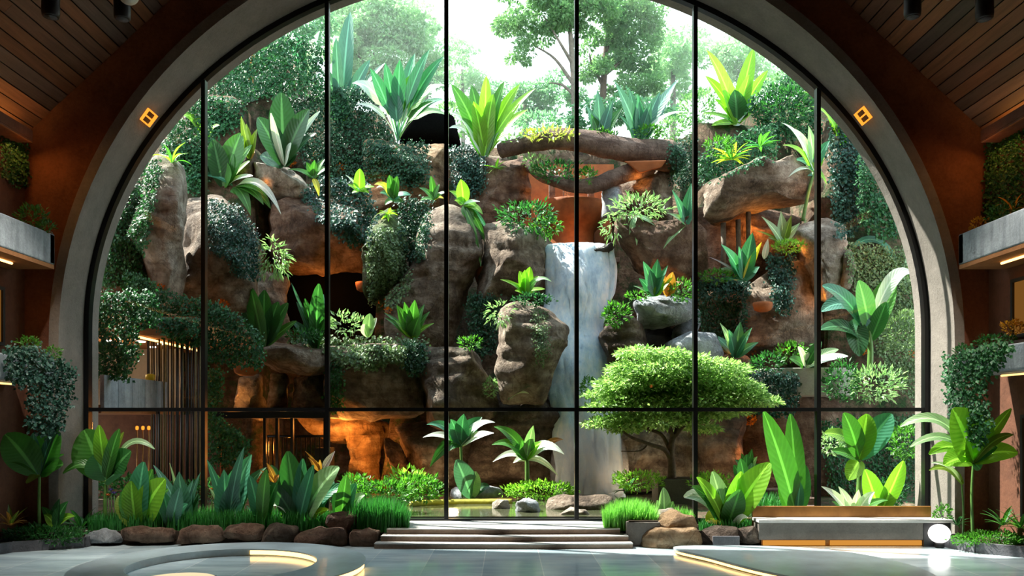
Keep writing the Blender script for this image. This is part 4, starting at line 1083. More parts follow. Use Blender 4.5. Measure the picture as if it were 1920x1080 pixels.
YT = {
 'blue agave clump': 8.1, 'smaller dark agave': 8.0, 'grey spiky agave': 5.5, 'small bright rosette on the pale': 6.2, 'upright single-leaved': 6.35,
 'rosette with two upright': 5.9, 'small rosette at the top of the dark': 5.8, 'teal broad rosette right': 5.5, 'deep green broad rosette': 4.3, 'tall dark teal plant': 4.6,
 'teal rosette above the crown': 4.75, 'variegated small plant': 6.9, 'dark green leafy plant right': 7.1, 'arching strap-leaved': 8.4, 'small bright rosette hanging': 8.1,
 'pale blade standing': 5.4, 'bright rosette plant left': 3.3, 'pale leafy group at the back': 4.7, 'feathery fern spilling': 4.7, 'low dark leaves along': 4.2, 'green bushes in the middle': 4.3,
 'silver-green loose shrub': 3.3, 'dark shrub left of the silver': 3.5, 'fine-leaved pale bush': 4.2, 'green tufts beside the ivy drape': 6.4, 'green moss on the ledge': 5.3,
 'low fern row': 5.5, 'bright fronds high': 6.2, 'bushes on the ridge left': 10.4,
}
def ytab(label, Y):
    for a, b in YT.items():
        if label.startswith(a): return b
    return Y
def base_at(px, py, Y, back=.06):
    if Y is not None:
        p = P(px, py, Y); z = drop(p[0], Y, p[2] + .5)
        if z is not None and abs(z - p[2]) < .45: p[2] = z - .015
        return p
    if Y is None:
        ys = [h[0][1] for h in (hit(px, py + q) for q in (0, 6, 13)) if h is not None]
        return P(px, py, (min(ys) + .03) if ys else 9.5)
    return P(px, py, Y)

def B(name, label, base, leaves, kind='lance', mat='mid', Y=None, arch=.12, stem=None, cat='plant', group='large-leaved garden plants', droop=.0, flowers=None):
    """a big plant whose leaves are given one by one; base in px; leaves (tipx, tipy, width, ...)"""
    Y = ytab(label, Y); bp = base_at(*base, Y)
    Yb = bp[1]; k = kk(Yb)
    t = empty(name, bp, label, cat, group)
    crown = bp
    if stem:
        crown = P(stem[0], stem[1], Yb)
        mid = (bp + crown) / 2 + np.array((random.uniform(-.04, .04), -.03, 0))
        MB().tube(spline([bp - (0, 0, .08), mid, crown], 6), [(.028 if len(stem) < 3 else stem[2]) * (1.15 - .3 * i / 12) for i in range(13)], 8).build('stem', M['stalk'], t)
    n = len(leaves)
    for i, lf in enumerate(leaves):
        tx, ty, w = lf[:3]; m = mat; ar = arch; dy = None; kd = kind; b0 = crown
        fl = [v for v in lf[3:]]
        for v in fl:
            if isinstance(v, str):
                if v in LM: m = v
                else: kd = v
            elif isinstance(v, tuple): b0 = P(v[0], v[1], Yb)
            elif isinstance(v, (int, float)) and ar == arch: ar = v
            else: dy = v
        if dy is None: dy = random.uniform(-.35, .02)
        tp = P(tx, ty, Yb); L = np.linalg.norm(tp - b0)
        tp = P(tx, ty, Yb + dy * L)
        horiz = abs(tp[0] - b0[0]) / (L + 1e-6)
        ct = (b0 * .5 + tp * .5) + np.array((0, -.05 * L, ar * L * (1 + .7 * horiz)))
        ct[0] = b0[0] + (tp[0] - b0[0]) * (.42 if ty < base[1] else .6)
        N = nrm((random.uniform(-.35, .35), -1, .35 + .5 * horiz))
        off = np.array((random.uniform(-.02, .02), random.uniform(-.02, .02), 0))
        V, Fc, UV = leaf_geo(b0 + off, ct, tp, w * k, kd, N, fold=random.uniform(.12, .3))
        mk('leaf', V, Fc, LM[m], t, uv=UV)
    return t

def Ro(name, label, px, py, L, n, kind='lance', mats=('mid',), w=.16, el=(12, 82), Y=None, droop=45, one=False, cat='plant', group='rosette plants in the garden', front=.0):
    Y = ytab(label, Y); bp = base_at(px, py, Y); k = kk(bp[1]); t = empty(name, bp, label, cat, group)
    mb = MB()
    for i in range(n):
        az = i * 2.39996 + random.uniform(-.3, .3); f = (i + .5) / n
        e0 = R(el[1] + (el[0] - el[1]) * f ** .8 + random.uniform(-6, 6)); ll = L * k * random.uniform(.75, 1.08) * (.72 + .28 * math.sin(math.pi * min(1, f + .25)))
        d = np.array((math.cos(az), math.sin(az) * .8 - front, 0)); d = nrm(d)
        a = nrm(d * math.cos(e0) + np.array((0, 0, math.sin(e0))))
        e1 = e0 - R(droop) * random.uniform(.6, 1.2); a2 = nrm(d * math.cos(e1) + np.array((0, 0, math.sin(e1))))
        c = bp + a * ll * .55; tp = c + a2 * ll * .5
        N = -d * math.sin(e0) + np.array((0, 0, math.cos(e0)))
        V, Fc, UV = leaf_geo(bp + d * .015, c, tp, w * ll * random.uniform(.85, 1.15), kind, nrm(N + rng.normal(0, .15, 3)), nseg=8)
        if one: mb.add(V, Fc, UV)
        else: mk('leaf', V, Fc, LM[random.choice(mats)], t, uv=UV)
    if one: mb.build('foliage', LM[mats[0]], t, uv=True)
    return t

# ---------------------------------------------------------------- small leaves in bulk
T4 = np.array([(0, 0, 0), (-.5, .42, .12), (0, 1, 0), (.5, .42, .12)])
def cards(pos, d, n, size, aspect=.7):
    """folded leaf at each pos, tip along d, face along n"""
    d = d / np.linalg.norm(d, axis=1, keepdims=True)
    s = np.cross(d, n); s /= np.linalg.norm(s, axis=1, keepdims=True) + 1e-9
    u = np.cross(s, d)
    V = np.empty((len(pos), 4, 3)); sz = size[:, None]
    for j, (a, b, c) in enumerate(T4):
        V[:, j] = pos + s * (a * aspect * sz) + d * (b * sz) + u * (c * sz)
    i = np.arange(len(pos))[:, None] * 4
    Fc = np.concatenate([i + np.array((0, 2, 1)), i + np.array((0, 3, 2))])
    return V.reshape(-1, 3), Fc
def inpoly(px, py, poly):
    c = np.zeros(len(px), bool); n = len(poly)
    for i in range(n):
        (x1, y1), (x2, y2) = poly[i], poly[(i + 1) % n]
        if y1 == y2: continue
        m = ((y1 > py) != (y2 > py)) & (px < (x2 - x1) * (py - y1) / (y2 - y1) + x1); c ^= m
    return c
def area(poly):
    return abs(sum(a[0] * b[1] - b[0] * a[1] for a, b in zip(poly, poly[1:] + poly[:1]))) / 2
def sample(poly, n, jit=4):
    xs = [p[0] for p in poly]; ys = [p[1] for p in poly]; X_ = []; Y_ = []
    while len(X_) < n:
        a = rng.uniform(min(xs), max(xs), n * 2); b = rng.uniform(min(ys), max(ys), n * 2); m = inpoly(a, b, poly)
        X_ += list(a[m]); Y_ += list(b[m])
    X_ = np.array(X_[:n]) + rng.normal(0, jit, n); Y_ = np.array(Y_[:n]) + rng.normal(0, jit, n)
    return X_, Y_
def IVY(label, poly, mat='ivy', size=9, Y=(1, 12), thick=.2, dens=2.4, plane_x=None, name='hanging_ivy', group='ivy curtains', cat='ivy', clump=.5, kind=None, tipdown=1.0):
    size = size * .68
    n = int(area(poly) / (size * size * .35) * dens)
    px, py = sample(poly, n)
    # clumps: relief that gathers the leaves in tufts and strands
    pos = np.empty((n, 3)); last = None
    for i in range(n):
        if plane_x is not None:
            y = plane_x * F / (px[i] - CX) + CAMY
        else:
            h = hit(px[i], py[i]); y = h[0][1] if h is not None else Y[1]
            y = min(max(y, Y[0]), Y[1])
        q = P(px[i], py[i], y)
        rel = .5 + .5 * noise.noise(Vector((q[0] * 3.2, q[2] * 1.5, y * .7)))
        o = thick * (random.random() ** 1.3 * .6 + rel * clump)
        if plane_x is not None: q = q + np.array((-math.copysign(o, plane_x), -o * .2, 0))
        else: q = P(px[i], py[i], y - o)
        pos[i] = q
    k = kk(pos[:, 1].mean())
    d = np.stack([rng.normal(0, .45, n), rng.normal(-.35, .3, n), rng.normal(-.8 * tipdown, .4, n)], 1)
    nn = np.stack([rng.normal(0, .45, n), rng.normal(-.8, .3, n), rng.normal(.55, .35, n)], 1)
    if plane_x is not None: nn[:, 0] -= math.copysign(.5, plane_x)
    V, Fc = cards(pos, d, nn, size * k * rng.uniform(.7, 1.4, n), .8)
    return mk(name, V, Fc, SM[mat], label=label, cat=cat, group=group, smooth=False, kind=kind)

def SH(name, label, cx, cy, rx, ry, mat='bush', size=9, dens=1.6, Y=None, depth=None, asp=.5, up=.5, cat='shrub', group='leafy mounds in the garden', hang=0.0, yoff=-.1, kind=None):
    """leafy mound filling an ellipse; stands on what is found below its centre"""
    Y = ytab(label, Y)
    size *= .84; dens *= 1.3
    if Y is None:
        ys = [h[0][1] for h in (hit(cx + q * rx, cy + ry * .8) for q in (-.4, 0, .4)) if h is not None]
        Y = (min(ys) if ys else 9.5) + yoff
    k = kk(Y); c = P(cx, cy, Y); n = int(math.pi * rx * ry / (size * size * .35) * dens)
    dp = depth if depth else min(rx, ry * 1.5) * k
    v = rng.normal(size=(n, 3)); v /= np.linalg.norm(v, axis=1, keepdims=True); r = rng.uniform(.55, 1, n) ** .6
    rr = np.array([.82 + .36 * noise.noise(Vector(a * 2.6) + Vector((cx, cy, 0))) for a in v])
    pos = c + v * (r * rr)[:, None] * np.array((rx * k, dp, ry * k))
    if hang: pos[:, 2] -= hang * k * ((pos[:, 0] - c[0]) / (rx * k)) ** 2
    d = v * 1.0 + np.array((0, -.2, up)) + rng.normal(0, .45, (n, 3))
    nn = v * .6 + np.array((0, -.3, .9)) + rng.normal(0, .4, (n, 3))
    V, Fc = cards(pos, d, nn, size * k * rng.uniform(.7, 1.5, n), asp)
    return mk(name, V, Fc, SM[mat], label=label, cat=cat, group=group, smooth=False, kind=kind)

def BL_(name, label, poly_px, Yr, hgt, n, mat='grass', zf=None, w=.012, cat='grass', group='grass tufts', kind=None, lean=.35):
    """grass blades rooted in a strip px0..px1, depth Yr"""
    px0, px1 = poly_px; V = []; Fc = []
    for i in range(n):
        Y = random.uniform(*Yr); x = random.uniform((px0 - CX) * kk(Y), (px1 - CX) * kk(Y))
        z = zf if zf is not None else (drop(x, Y, 3) or .2)
        u = (x / kk(Y) + CX - px0) / (px1 - px0); e = math.sin(math.pi * min(1, max(0, u))) ** .4
        h = hgt * random.uniform(.55, 1.1) * (.55 + .45 * e); a = random.uniform(0, 6.28); l = random.uniform(.1, 1) * lean * h
        dx, dy = math.cos(a) * l, math.sin(a) * l; s = np.array((math.sin(a), -math.cos(a), 0)) * w * random.uniform(.7, 1.4)
        b = np.array((x, Y, z - .02)); m = b + (dx * .35, dy * .35, h * .62); tp = b + (dx, dy, h)
        n0 = len(V); V += [b - s, b + s, m + s * .8, m - s * .8, tp]; Fc += [(n0, n0 + 1, n0 + 2, n0 + 3), (n0 + 3, n0 + 2, n0 + 4)]
    return mk(name, V, Fc, SM[mat], label=label, cat=cat, group=group, smooth=False, kind=kind)

def TREE(label, trunk, blobs, Y, mat='tree', size=6.5, dens=1.0, bark='bark_grey', tr=.16, group='trees above the cliff', name='tree', branches=(), seed=0):
    k = kk(Y); pts = [P(a, b, Y) for a, b in trunk]
    zb = drop(pts[0][0], Y, 40)
    if zb is not None: pts[0][2] = min(pts[0][2], zb) - .1
    t = empty(name, pts[0], label, 'tree', group)
    q = MB().tube(spline(pts, 5), np.linspace(tr, tr * .35, len(spline(pts, 5))), 9)
    tk = q.build('trunk', M[bark], t)
    for br in branches:
        pp = [P(a, b, Y + random.uniform(-.5, .5) * (j > 0)) for j, (a, b) in enumerate(br)]
        sp = spline(pp, 5); MB().tube(sp, np.linspace(tr * .5, tr * .12, len(sp)), 7).build('branch', M[bark], tk)
    Vs = []; Fs = []; o = 0
    for cx, cy, rx, ry in blobs:
        c = P(cx, cy, Y); ncl = max(8, int(rx * ry / 110))
        for j in range(ncl):
            v = rng.normal(size=3); v /= np.linalg.norm(v); v *= rng.uniform(.35, 1) ** .5
            cc = c + v * np.array((rx * k, min(rx, ry) * k * 1.2, ry * k)); cr = rng.uniform(.5, 1.1) * min(rx, ry) * k * .42
            m = int(dens * 46 * (cr / k) ** 2 / (size * size) / 1.6) + 6
            e = rng.normal(size=(m, 3)); e /= np.linalg.norm(e, axis=1, keepdims=True)
            pos = cc + e * (rng.uniform(.3, 1, m) ** .5)[:, None] * cr * np.array((1.25, 1, .7))
            d = e + np.array((0, 0, -.2)) + rng.normal(0, .5, (m, 3)); nn = e * .4 + np.array((0, -.2, .9)) + rng.normal(0, .45, (m, 3))
            V, Fc = cards(pos, d, nn, size * k * rng.uniform(.7, 1.5, m), .55); Vs.append(V); Fs.append(Fc + o); o += len(V)
    mk('crown', np.concatenate(Vs), np.concatenate(Fs), SM[mat], t, smooth=False)
    return t
# ================================================================ trees above the cliff
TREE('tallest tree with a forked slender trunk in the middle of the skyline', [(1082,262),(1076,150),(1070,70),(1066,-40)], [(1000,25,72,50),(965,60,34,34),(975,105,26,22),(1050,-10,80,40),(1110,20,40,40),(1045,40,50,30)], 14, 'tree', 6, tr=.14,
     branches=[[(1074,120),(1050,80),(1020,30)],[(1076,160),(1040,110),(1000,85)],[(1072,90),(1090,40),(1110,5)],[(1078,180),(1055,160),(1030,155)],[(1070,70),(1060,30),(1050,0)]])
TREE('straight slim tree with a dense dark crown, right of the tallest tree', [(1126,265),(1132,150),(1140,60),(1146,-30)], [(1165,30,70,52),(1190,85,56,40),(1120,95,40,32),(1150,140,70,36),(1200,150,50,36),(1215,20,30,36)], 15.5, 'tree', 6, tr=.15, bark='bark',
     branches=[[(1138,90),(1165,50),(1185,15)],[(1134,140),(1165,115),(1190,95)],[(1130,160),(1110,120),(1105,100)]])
TREE('broad pale tree filling the skyline at the left of the second window bar', [(700,250),(705,170),(700,100)], [(690,40,80,55),(760,40,62,50),(800,85,40,42),(650,85,45,50),(735,110,70,45),(690,150,60,36),(640,10,40,40)], 17, 'tree_hazed', 6.5, tr=.2,
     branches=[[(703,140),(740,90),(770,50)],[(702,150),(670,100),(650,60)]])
TREE('small pale tree against the white sky by the third window bar', [(868,260),(868,200),(866,130)], [(866,120,34,40),(885,150,34,30),(850,85,22,34),(905,170,22,22)], 19, 'tree_hazed', 5.5, tr=.12)
TREE('low rounded tree in the gap below the white sky', [(985,262),(985,220),(985,180)], [(990,190,50,36),(945,165,40,28),(1040,180,44,36),(1020,225,60,24)], 16, 'tree_haze_teal', 6, tr=.14)
TREE('hazy tree right of the dark-crowned slim tree', [(1262,262),(1262,180),(1262,110)], [(1262,95,44,46),(1250,150,44,38),(1300,80,32,34),(1295,150,30,34)], 18, 'tree_hazed', 6, tr=.16)
TREE('rounded green tree at the far right of the skyline', [(1385,262),(1388,190),(1390,120)], [(1385,105,52,40),(1345,120,34,36),(1430,110,40,36),(1400,150,60,30)], 17, 'tree_hazed', 6, tr=.16)
TREE('low teal tree behind the great timber beam', [(1130,268),(1132,240),(1134,205)], [(1120,215,60,34),(1190,205,50,36),(1240,220,40,30)], 13.3, 'tree_haze_teal', 6.5, tr=.12)
TREE('pale tree at the top left corner of the glass', [(545,250),(545,150),(548,80)], [(555,70,50,40),(520,95,40,36),(590,45,34,34)], 14.5, 'tree_haze_teal', 7, tr=.14)
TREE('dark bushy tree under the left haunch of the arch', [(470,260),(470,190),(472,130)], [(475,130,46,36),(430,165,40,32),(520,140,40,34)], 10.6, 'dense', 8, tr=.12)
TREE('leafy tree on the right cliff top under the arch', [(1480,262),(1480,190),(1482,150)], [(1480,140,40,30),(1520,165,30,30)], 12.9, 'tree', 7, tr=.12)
TREE('slim distant tree left of the palm-like plant', [(795,262),(800,180),(795,130)], [(800,150,36,40),(770,165,30,34),(825,130,22,30)], 20, 'tree_haze_teal', 5.5, tr=.12)

# ================================================================ ivy and creepers
IVY('ivy curtain climbing the inside of the arch at the far left', [(262,300),(302,300),(288,380),(275,450),(262,500),(280,530),(180,540),(200,450),(232,370)], 'ivy_mid', 8, (1.6, 3.4))
IVY('ivy curtain hanging before the pavilion at the far left', [(172,545),(290,545),(300,600),(256,622),(264,660),(240,712),(176,706)], 'ivy_mid', 9, (.75, 1.1))
IVY('long sagging ivy band along the pavilion roof edge', [(235,505),(270,520),(330,552),(400,562),(450,592),(492,632),(494,690),(445,684),(395,676),(380,650),(330,640),(290,612),(240,560)], 'ivy_mid', 8, (2.0, 2.6))
IVY('dark ivy spilling over the big brown boulder by the first window bar', [(388,372),(450,386),(484,440),(482,525),(440,512),(425,476),(398,474),(384,420)], 'ivy_blue', 7, (2.6, 4.2))
IVY('narrow ivy trail left of the red bowl, by the first window bar', [(388,690),(418,694),(414,752),(402,770),(470,828),(462,868),(392,872)], 'ivy_mid', 8, (3.4, 4.0))
IVY('dark tangle of creeper under the left haunch of the arch', [(385,150),(440,100),(500,70),(560,60),(610,90),(612,170),(540,180),(470,180),(440,240),(395,262),(380,215)], 'ivy_mid', 9, (6.5, 9))
IVY('ivy wall behind the left boulders, under the arch', [(315,240),(385,170),(400,262),(385,360),(350,360),(325,300),(300,300)], 'ivy_mid', 8, (4.5, 6.5))
IVY('broad dark ivy wall left of the palm-like plant', [(540,185),(612,162),(690,165),(720,225),(740,262),(705,335),(640,350),(590,330),(545,260)], 'ivy', 7, (7.4, 9.2))
IVY('ivy sheet on the tan rock wall below the palm-like plant', [(705,266),(802,266),(804,340),(770,352),(715,338)], 'ivy', 7, (7.4, 8.8))
IVY('ivy curtain under the strap-leaved plant by the third window bar', [(845,274),(908,272),(908,350),(885,368),(850,362)], 'ivy_blue', 7, (7.4, 8.6))
IVY('pale-tipped ivy cushion on the dark cave roof rock', [(565,365),(605,330),(690,343),(708,400),(694,460),(655,455),(600,412)], 'ivy_blue', 9, (5.2, 7.2))
IVY('dark ivy curtain right of the mossy rock column', [(748,372),(806,368),(804,440),(790,490),(764,484),(748,440)], 'ivy', 8, (5.0, 6.6))
IVY('grey-green moss creeper covering the rock column', [(694,430),(760,425),(768,540),(745,572),(694,570),(688,480)], 'ivy_pale', 7, (5.0, 6.4), dens=1.6)
IVY('dark ivy tongue left of the great jutting boulder', [(878,552),(932,556),(928,650),(905,668),(884,640)], 'ivy', 7, (4.2, 6.0))
IVY('leafy ivy fringe draped along the long ledge', [(540,636),(620,632),(800,636),(798,676),(782,700),(742,678),(690,692),(640,684),(610,660)], 'ivy_pale', 9, (3.2, 4.8))
IVY('dark ivy end of the ledge fringe by the third window bar', [(756,640),(796,640),(796,690),(780,706),(760,690)], 'ivy', 8, (3.2, 4.3))
IVY('thin ivy trail hanging beside the second window bar', [(614,680),(642,680),(640,770),(616,770)], 'ivy_mid', 8, (3.4, 4.6))
IVY('moss patch on the face of the great jutting boulder', [(998,580),(1022,580),(1030,650),(1012,690),(1000,640)], 'ivy_pale', 5, (3.0, 4.6), thick=.06, dens=1.2)
IVY('ivy column at the right end of the great beam', [(1255,268),(1305,258),(1308,345),(1270,352),(1256,330)], 'ivy', 7, (7.0, 8.8))
IVY('ivy drape on the ledge below the bright green rosette', [(1308,300),(1350,262),(1452,232),(1456,292),(1375,320),(1310,346)], 'ivy_mid', 8, (5.4, 8.4))
IVY('tall ivy wall on the upper right cliff', [(1400,190),(1500,120),(1536,180),(1540,250),(1450,262),(1420,240)], 'ivy_mid', 8, (6.4, 9.4))
IVY('blue-green ivy column on the right cliff, next to the fifth window bar', [(1558,222),(1640,245),(1612,340),(1606,436),(1572,446),(1554,330)], 'ivy_blue', 9, (4.6, 6.2))
IVY('ivy column hugging the arch on the right cliff', [(1608,285),(1652,325),(1694,440),(1650,446),(1612,420)], 'ivy_mid', 9, (4.0, 5.8))
IVY('mossy creeper patch behind the arching grey-green leaf', [(1588,452),(1700,470),(1712,545),(1596,540)], 'ivy_pale', 7, (4.0, 5.8), dens=2)
IVY('dark ivy strand hanging in front of the rounded brown rock', [(1436,478),(1488,476),(1482,585),(1456,588)], 'ivy_blue', 8, (4.2, 5.6))
IVY('dark ivy sheet under the teal rosette by the fourth window bar', [(1308,522),(1402,518),(1404,548),(1310,562)], 'ivy_blue', 8, (4.2, 6))
IVY('mossy creeper sheet below the dark ivy by the fourth window bar', [(1308,560),(1400,548),(1398,625),(1330,640),(1308,620)], 'ivy', 7, (4.6, 6.2), dens=1.8)
IVY('blue-green ivy hanging over the end of the concrete planter', [(1392,698),(1496,696),(1494,772),(1440,785),(1398,752)], 'ivy_blue', 8, (3.4, 3.9))
IVY('creeper wall behind the banana plant on the right', [(1640,545),(1722,520),(1726,760),(1660,700),(1640,620)], 'ivy_pale', 8, (3.6, 5.4), dens=2)
IVY('dark creeper on the ground floor wall at the right edge', [(1540,790),(1730,780),(1732,950),(1560,950)], 'ivy_mid', 8, (3.2, 5.4), dens=1.4)
IVY('ivy mass spilling from the left indoor planter', [(4,650),(60,645),(132,690),(128,735),(112,770),(108,808),(70,818),(46,800),(44,722),(6,712)], 'ivy_blue', 10, plane_x=-6.6, thick=.16, group='indoor ivy')
IVY('ivy mass spilling from the right indoor planter', [(1776,668),(1890,636),(1912,650),(1862,706),(1856,740),(1864,806),(1846,838),(1800,800),(1782,740)], 'ivy_mid', 10, plane_x=6.6, thick=.16, group='indoor ivy')
IVY('living wall of small leaves below the left cove light', [(0,228),(48,272),(50,345),(26,345),(0,330)], 'ivy_mid', 8, plane_x=-7.34, thick=.1, group='indoor ivy')
IVY('living wall of small leaves below the right cove light', [(1852,268),(1920,226),(1920,400),(1852,420)], 'ivy_mid', 8, plane_x=7.34, thick=.1, group='indoor ivy')

# ================================================================ plants along the ridge
B('banana_plant', 'tall blue-green paddle-leaved plant by the second window bar on the ridge', (640,235), [(657,22,36),(694,112,26),(612,130,26),(722,118,20),(598,178,26),(655,205,16,'lime'),(630,70,20)], 'paddle', 'blue', arch=.05)
B('palm_plant', 'clumped palm-like plant with bare stalks in the second big pane', (746,264), [(660,156,26,'frost',.3),(694,128,22),(722,118,22),(750,112,26),(778,100,26),(806,92,24),(832,106,24),(836,160,24,'pale',.25),(838,216,22,'pale',.3),(832,186,22,'teal',.2),(668,196,14,'frost',.25),(764,182,20,'frost',.1),(802,150,24,'mid'),(720,158,24,'mid'),(770,140,26,'mid'),(740,170,26,'blue'),(812,190,20,'mid',.15)], 'palm', 'teal', arch=.1)
B('palm_plant', 'arching strap-leaved plant beside the third window bar', (908,272), [(846,158,34,'mid'),(884,160,32,'mid'),(912,142,30),(946,152,28,'mid'),(975,158,26),(1004,166,22),(846,212,26,'frost',.25),(842,240,20,'frost',.3),(990,205,24),(945,246,24,'pale',.35),(978,262,18,'frost',.3),(925,176,30),(888,190,30)], 'strap', 'lime', arch=.1)
Ro('leafy_plant', 'small bright rosette hanging under the strap-leaved plant', 930, 284, 30, 14, 'lance', ('lime', 'pale'), .22, (-30, 50), droop=30)
B('agave', 'blue agave clump above the great beam, nearest the wedge block', (1200,240), [(1152,152,34),(1180,168,34),(1196,176,26,'teal'),(1238,172,34),(1272,148,38),(1216,204,22,'teal'),(1222,190,28),(1290,210,14,'frost',.2),(1160,215,22)], 'agave', 'blue', arch=.03)
B('agave', 'smaller dark agave clump above the great beam, by the forked tree', (1126,242), [(1120,168,30),(1150,186,24),(1098,196,24),(1142,206,24,'deep'),(1108,214,22,'deep'),(1168,200,24,'deep')], 'agave', 'blue', arch=.03)
B('bromeliad', 'big bright green rosette standing by the fourth window bar', (1382,230), [(1325,94,36),(1413,90,32),(1322,142,32),(1340,186,26),(1318,212,18),(1440,132,24),(1472,152,20,'pale',.2),(1462,166,18,'frost',.2),(1377,168,42,'deep',.0,-.35),(1352,150,30),(1405,140,28),(1376,236,20,'frost',.1,-.5),(1334,236,22),(1436,192,20),(1360,205,26)], 'strap', 'lime', arch=.06)
Ro('leafy_plant', 'variegated small plant on the ledge under the big bright rosette', 1372, 300, 52, 18, 'lance', ('lime', 'mid', 'yellow'), .22, (5, 70))
Ro('leafy_plant', 'dark green leafy plant right of the variegated plant', 1425, 275, 50, 14, 'lance', ('teal', 'mid'), .2, (5, 60))
B('broadleaf_plant', 'big dark broad-leaved plant above the pale rock slab', (532,312), [(528,174,50),(484,220,46),(580,205,40),(572,252,36),(488,292,48),(592,250,26),(600,208,14,'frost',.05),(546,268,26,'frost',.0,-.6),(508,212,16,'frost',.0,-.5),(556,290,30)], 'oval', 'dark', arch=.05)
B('birds_nest_fern', 'upright oval-leaved plant beside the first window bar, upper part', (420,352), [(452,250,50),(424,304,46),(472,272,26),(474,330,18,'frost',.1),(470,300,16,'lime'),(400,262,38,'dark'),(436,288,30)], 'oval', 'mid', arch=.02)
B('leafy_plant', 'drooping glossy plant under the upright oval-leaved one', (440,350), [(527,402,18,'frost',.35),(508,392,28),(494,384,24),(480,352,24),(470,404,22),(500,370,26),(455,372,34),(350,338,16,'teal',.2)], 'lance', 'mid', arch=.22)
B('leafy_plant', 'thin arching-leaved plant at the left edge of the arch', (388,262), [(318,228,20,.45),(340,275,10),(412,235,16),(372,225,10)], 'strap', 'lime', arch=.25)
Ro('leafy_plant', 'small arching plant above the pale face-like boulder', 322, 305, 52, 9, 'lance', ('lime', 'mid'), .16, (30, 85), droop=70)
B('leafy_plant', 'olive and bronze-leaved plant between two big dark plants', (468,300), [(462,232,20,'olive'),(482,242,16,'olive'),(478,280,18,'bronze'),(452,218,16,'olive')], 'lance', 'olive', arch=.1)
B('banana_plant', 'shaded broad leaves under the left haunch of the arch', (470,190), [(430,140,40),(516,140,38),(476,96,10,'bronze'),(452,110,8,'frost'),(440,175,36)], 'oval', 'dark', arch=.1)
B('palm_plant', 'pale fronds in the top left of the glass', (575,150), [(600,58,16,'frost',.2),(555,60,16,'teal',.25),(602,150,14,'frost',.3),(540,78,18,'teal',.2),(608,90,18,'teal',.2)], 'lance', 'teal', arch=.2)
# second tier plants
B('bromeliad', 'small bright rosette on the pale rock slab', (588,335), [(610,298,16),(574,304,14),(598,368,12,'yellow',.2),(556,320,12),(622,312,14),(590,300,14),(540,318,12)], 'lance', 'mid', arch=.12)
B('bromeliad', 'upright single-leaved rosette right of the second window bar', (674,358), [(675,316,22),(652,346,14),(648,328,6,'frost'),(702,350,14),(692,362,12),(660,362,12)], 'strap', 'lime', arch=.08)
B('bromeliad', 'rosette with two upright leaves over the mossy column', (738,374), [(730,328,20),(745,330,18),(712,362,18,'teal',.2),(770,366,18,'teal',.2),(702,346,16,'yellow',.3),(706,352,12,'frost',.35),(752,380,18),(722,384,16)], 'strap', 'mid', arch=.08)
B('bromeliad', 'small rosette at the top of the dark ivy curtain', (814,374), [(808,330,14),(786,352,12),(832,372,12,'yellow',.2),(838,360,12),(788,376,12),(824,345,12)], 'strap', 'mid', arch=.12)
B('bromeliad', 'long trailing bright plant at the third window bar on the stained rock', (870,384), [(864,336,26),(842,358,16),(893,388,24),(905,402,20),(912,460,14,'mid',.15),(902,500,12,'mid',.1),(900,378,10,'frost',.1),(852,376,18,'lime'),(920,446,10,'teal',.15),(885,430,22,'mid',.15)], 'lance', 'lime', arch=.15)
Ro('fern', 'green rosette ball hanging on the mossy column', 728, 402, 24, 16, 'lance', ('olive', 'lime'), .25, (-40, 60), droop=50)
B('agave', 'agave leaning off the dark angular rock by the fourth window bar', (1286,420), [(1260,356,20),(1296,344,26),(1252,400,18,'pale'),(1244,466,14,'pale',.05),(1308,372,22),(1275,380,20)], 'agave', 'teal', arch=.05)
B('bromeliad', 'teal broad rosette right of the fourth window bar', (1394,526), [(1352,458,28),(1411,436,32),(1428,454,14,'yellow'),(1330,482,8,'purple'),(1366,486,24),(1340,508,12,'pale',.2),(1385,462,24),(1424,500,20),(1348,524,14)], 'lance', 'teal', arch=.05)
B('agave', 'grey spiky agave beside the white-topped rock', (1468,456), [(1428,406,20),(1464,396,24),(1416,432,12,'olive'),(1500,418,22),(1484,404,18,'olive'),(1440,446,20)], 'agave', 'pale', arch=.03)
B('leafy_plant', 'pale blade standing by the grey spiky agave', (1432,486), [(1440,448,12)], 'lance', 'frost', arch=.0)
B('bromeliad', 'teal-leaved plant on the grey-topped ledge right of the waterfall', (1226,556), [(1206,490,24),(1233,486,26),(1252,498,16),(1198,522,20),(1262,520,16,'lime'),(1218,505,22),(1246,530,16,'lime'),(1188,536,10,'pale')], 'lance', 'teal', arch=.05)
B('bromeliad', 'red-tinted striped leaf plant behind the teal-leaved plant', (1250,556), [(1262,510,22,'bronze'),(1280,530,20,'bronze'),(1242,516,18,'bronze')], 'lance', 'bronze', arch=.2)
B('bromeliad', 'bright rosette at the left shoulder of the waterfall', (986,552), [(994,500,22),(1010,518,18),(974,508,20),(955,530,14),(938,524,10),(1034,528,12,'pale',.35),(1022,542,14),(965,545,14),(984,506,18)], 'strap', 'lime', arch=.1)
B('birds_nest_fern', 'deep green broad rosette left of the dark cave mouth', (496,632), [(470,538,34),(496,544,34),(540,568,30),(468,598,24),(556,602,20,'mid'),(522,566,30),(452,570,24,'dark'),(510,590,28),(478,570,26)], 'oval', 'deep', arch=.03)
B('broadleaf_plant', 'tall dark teal plant at the dark cave mouth by the second window bar', (592,634), [(598,532,28),(572,560,18),(556,566,8,'blue'),(548,602,16,'blue',.1),(612,590,18),(572,596,22),(546,530,6,'blue'),(606,552,22,'teal'),(586,560,18)], 'oval', 'deep', arch=.03)
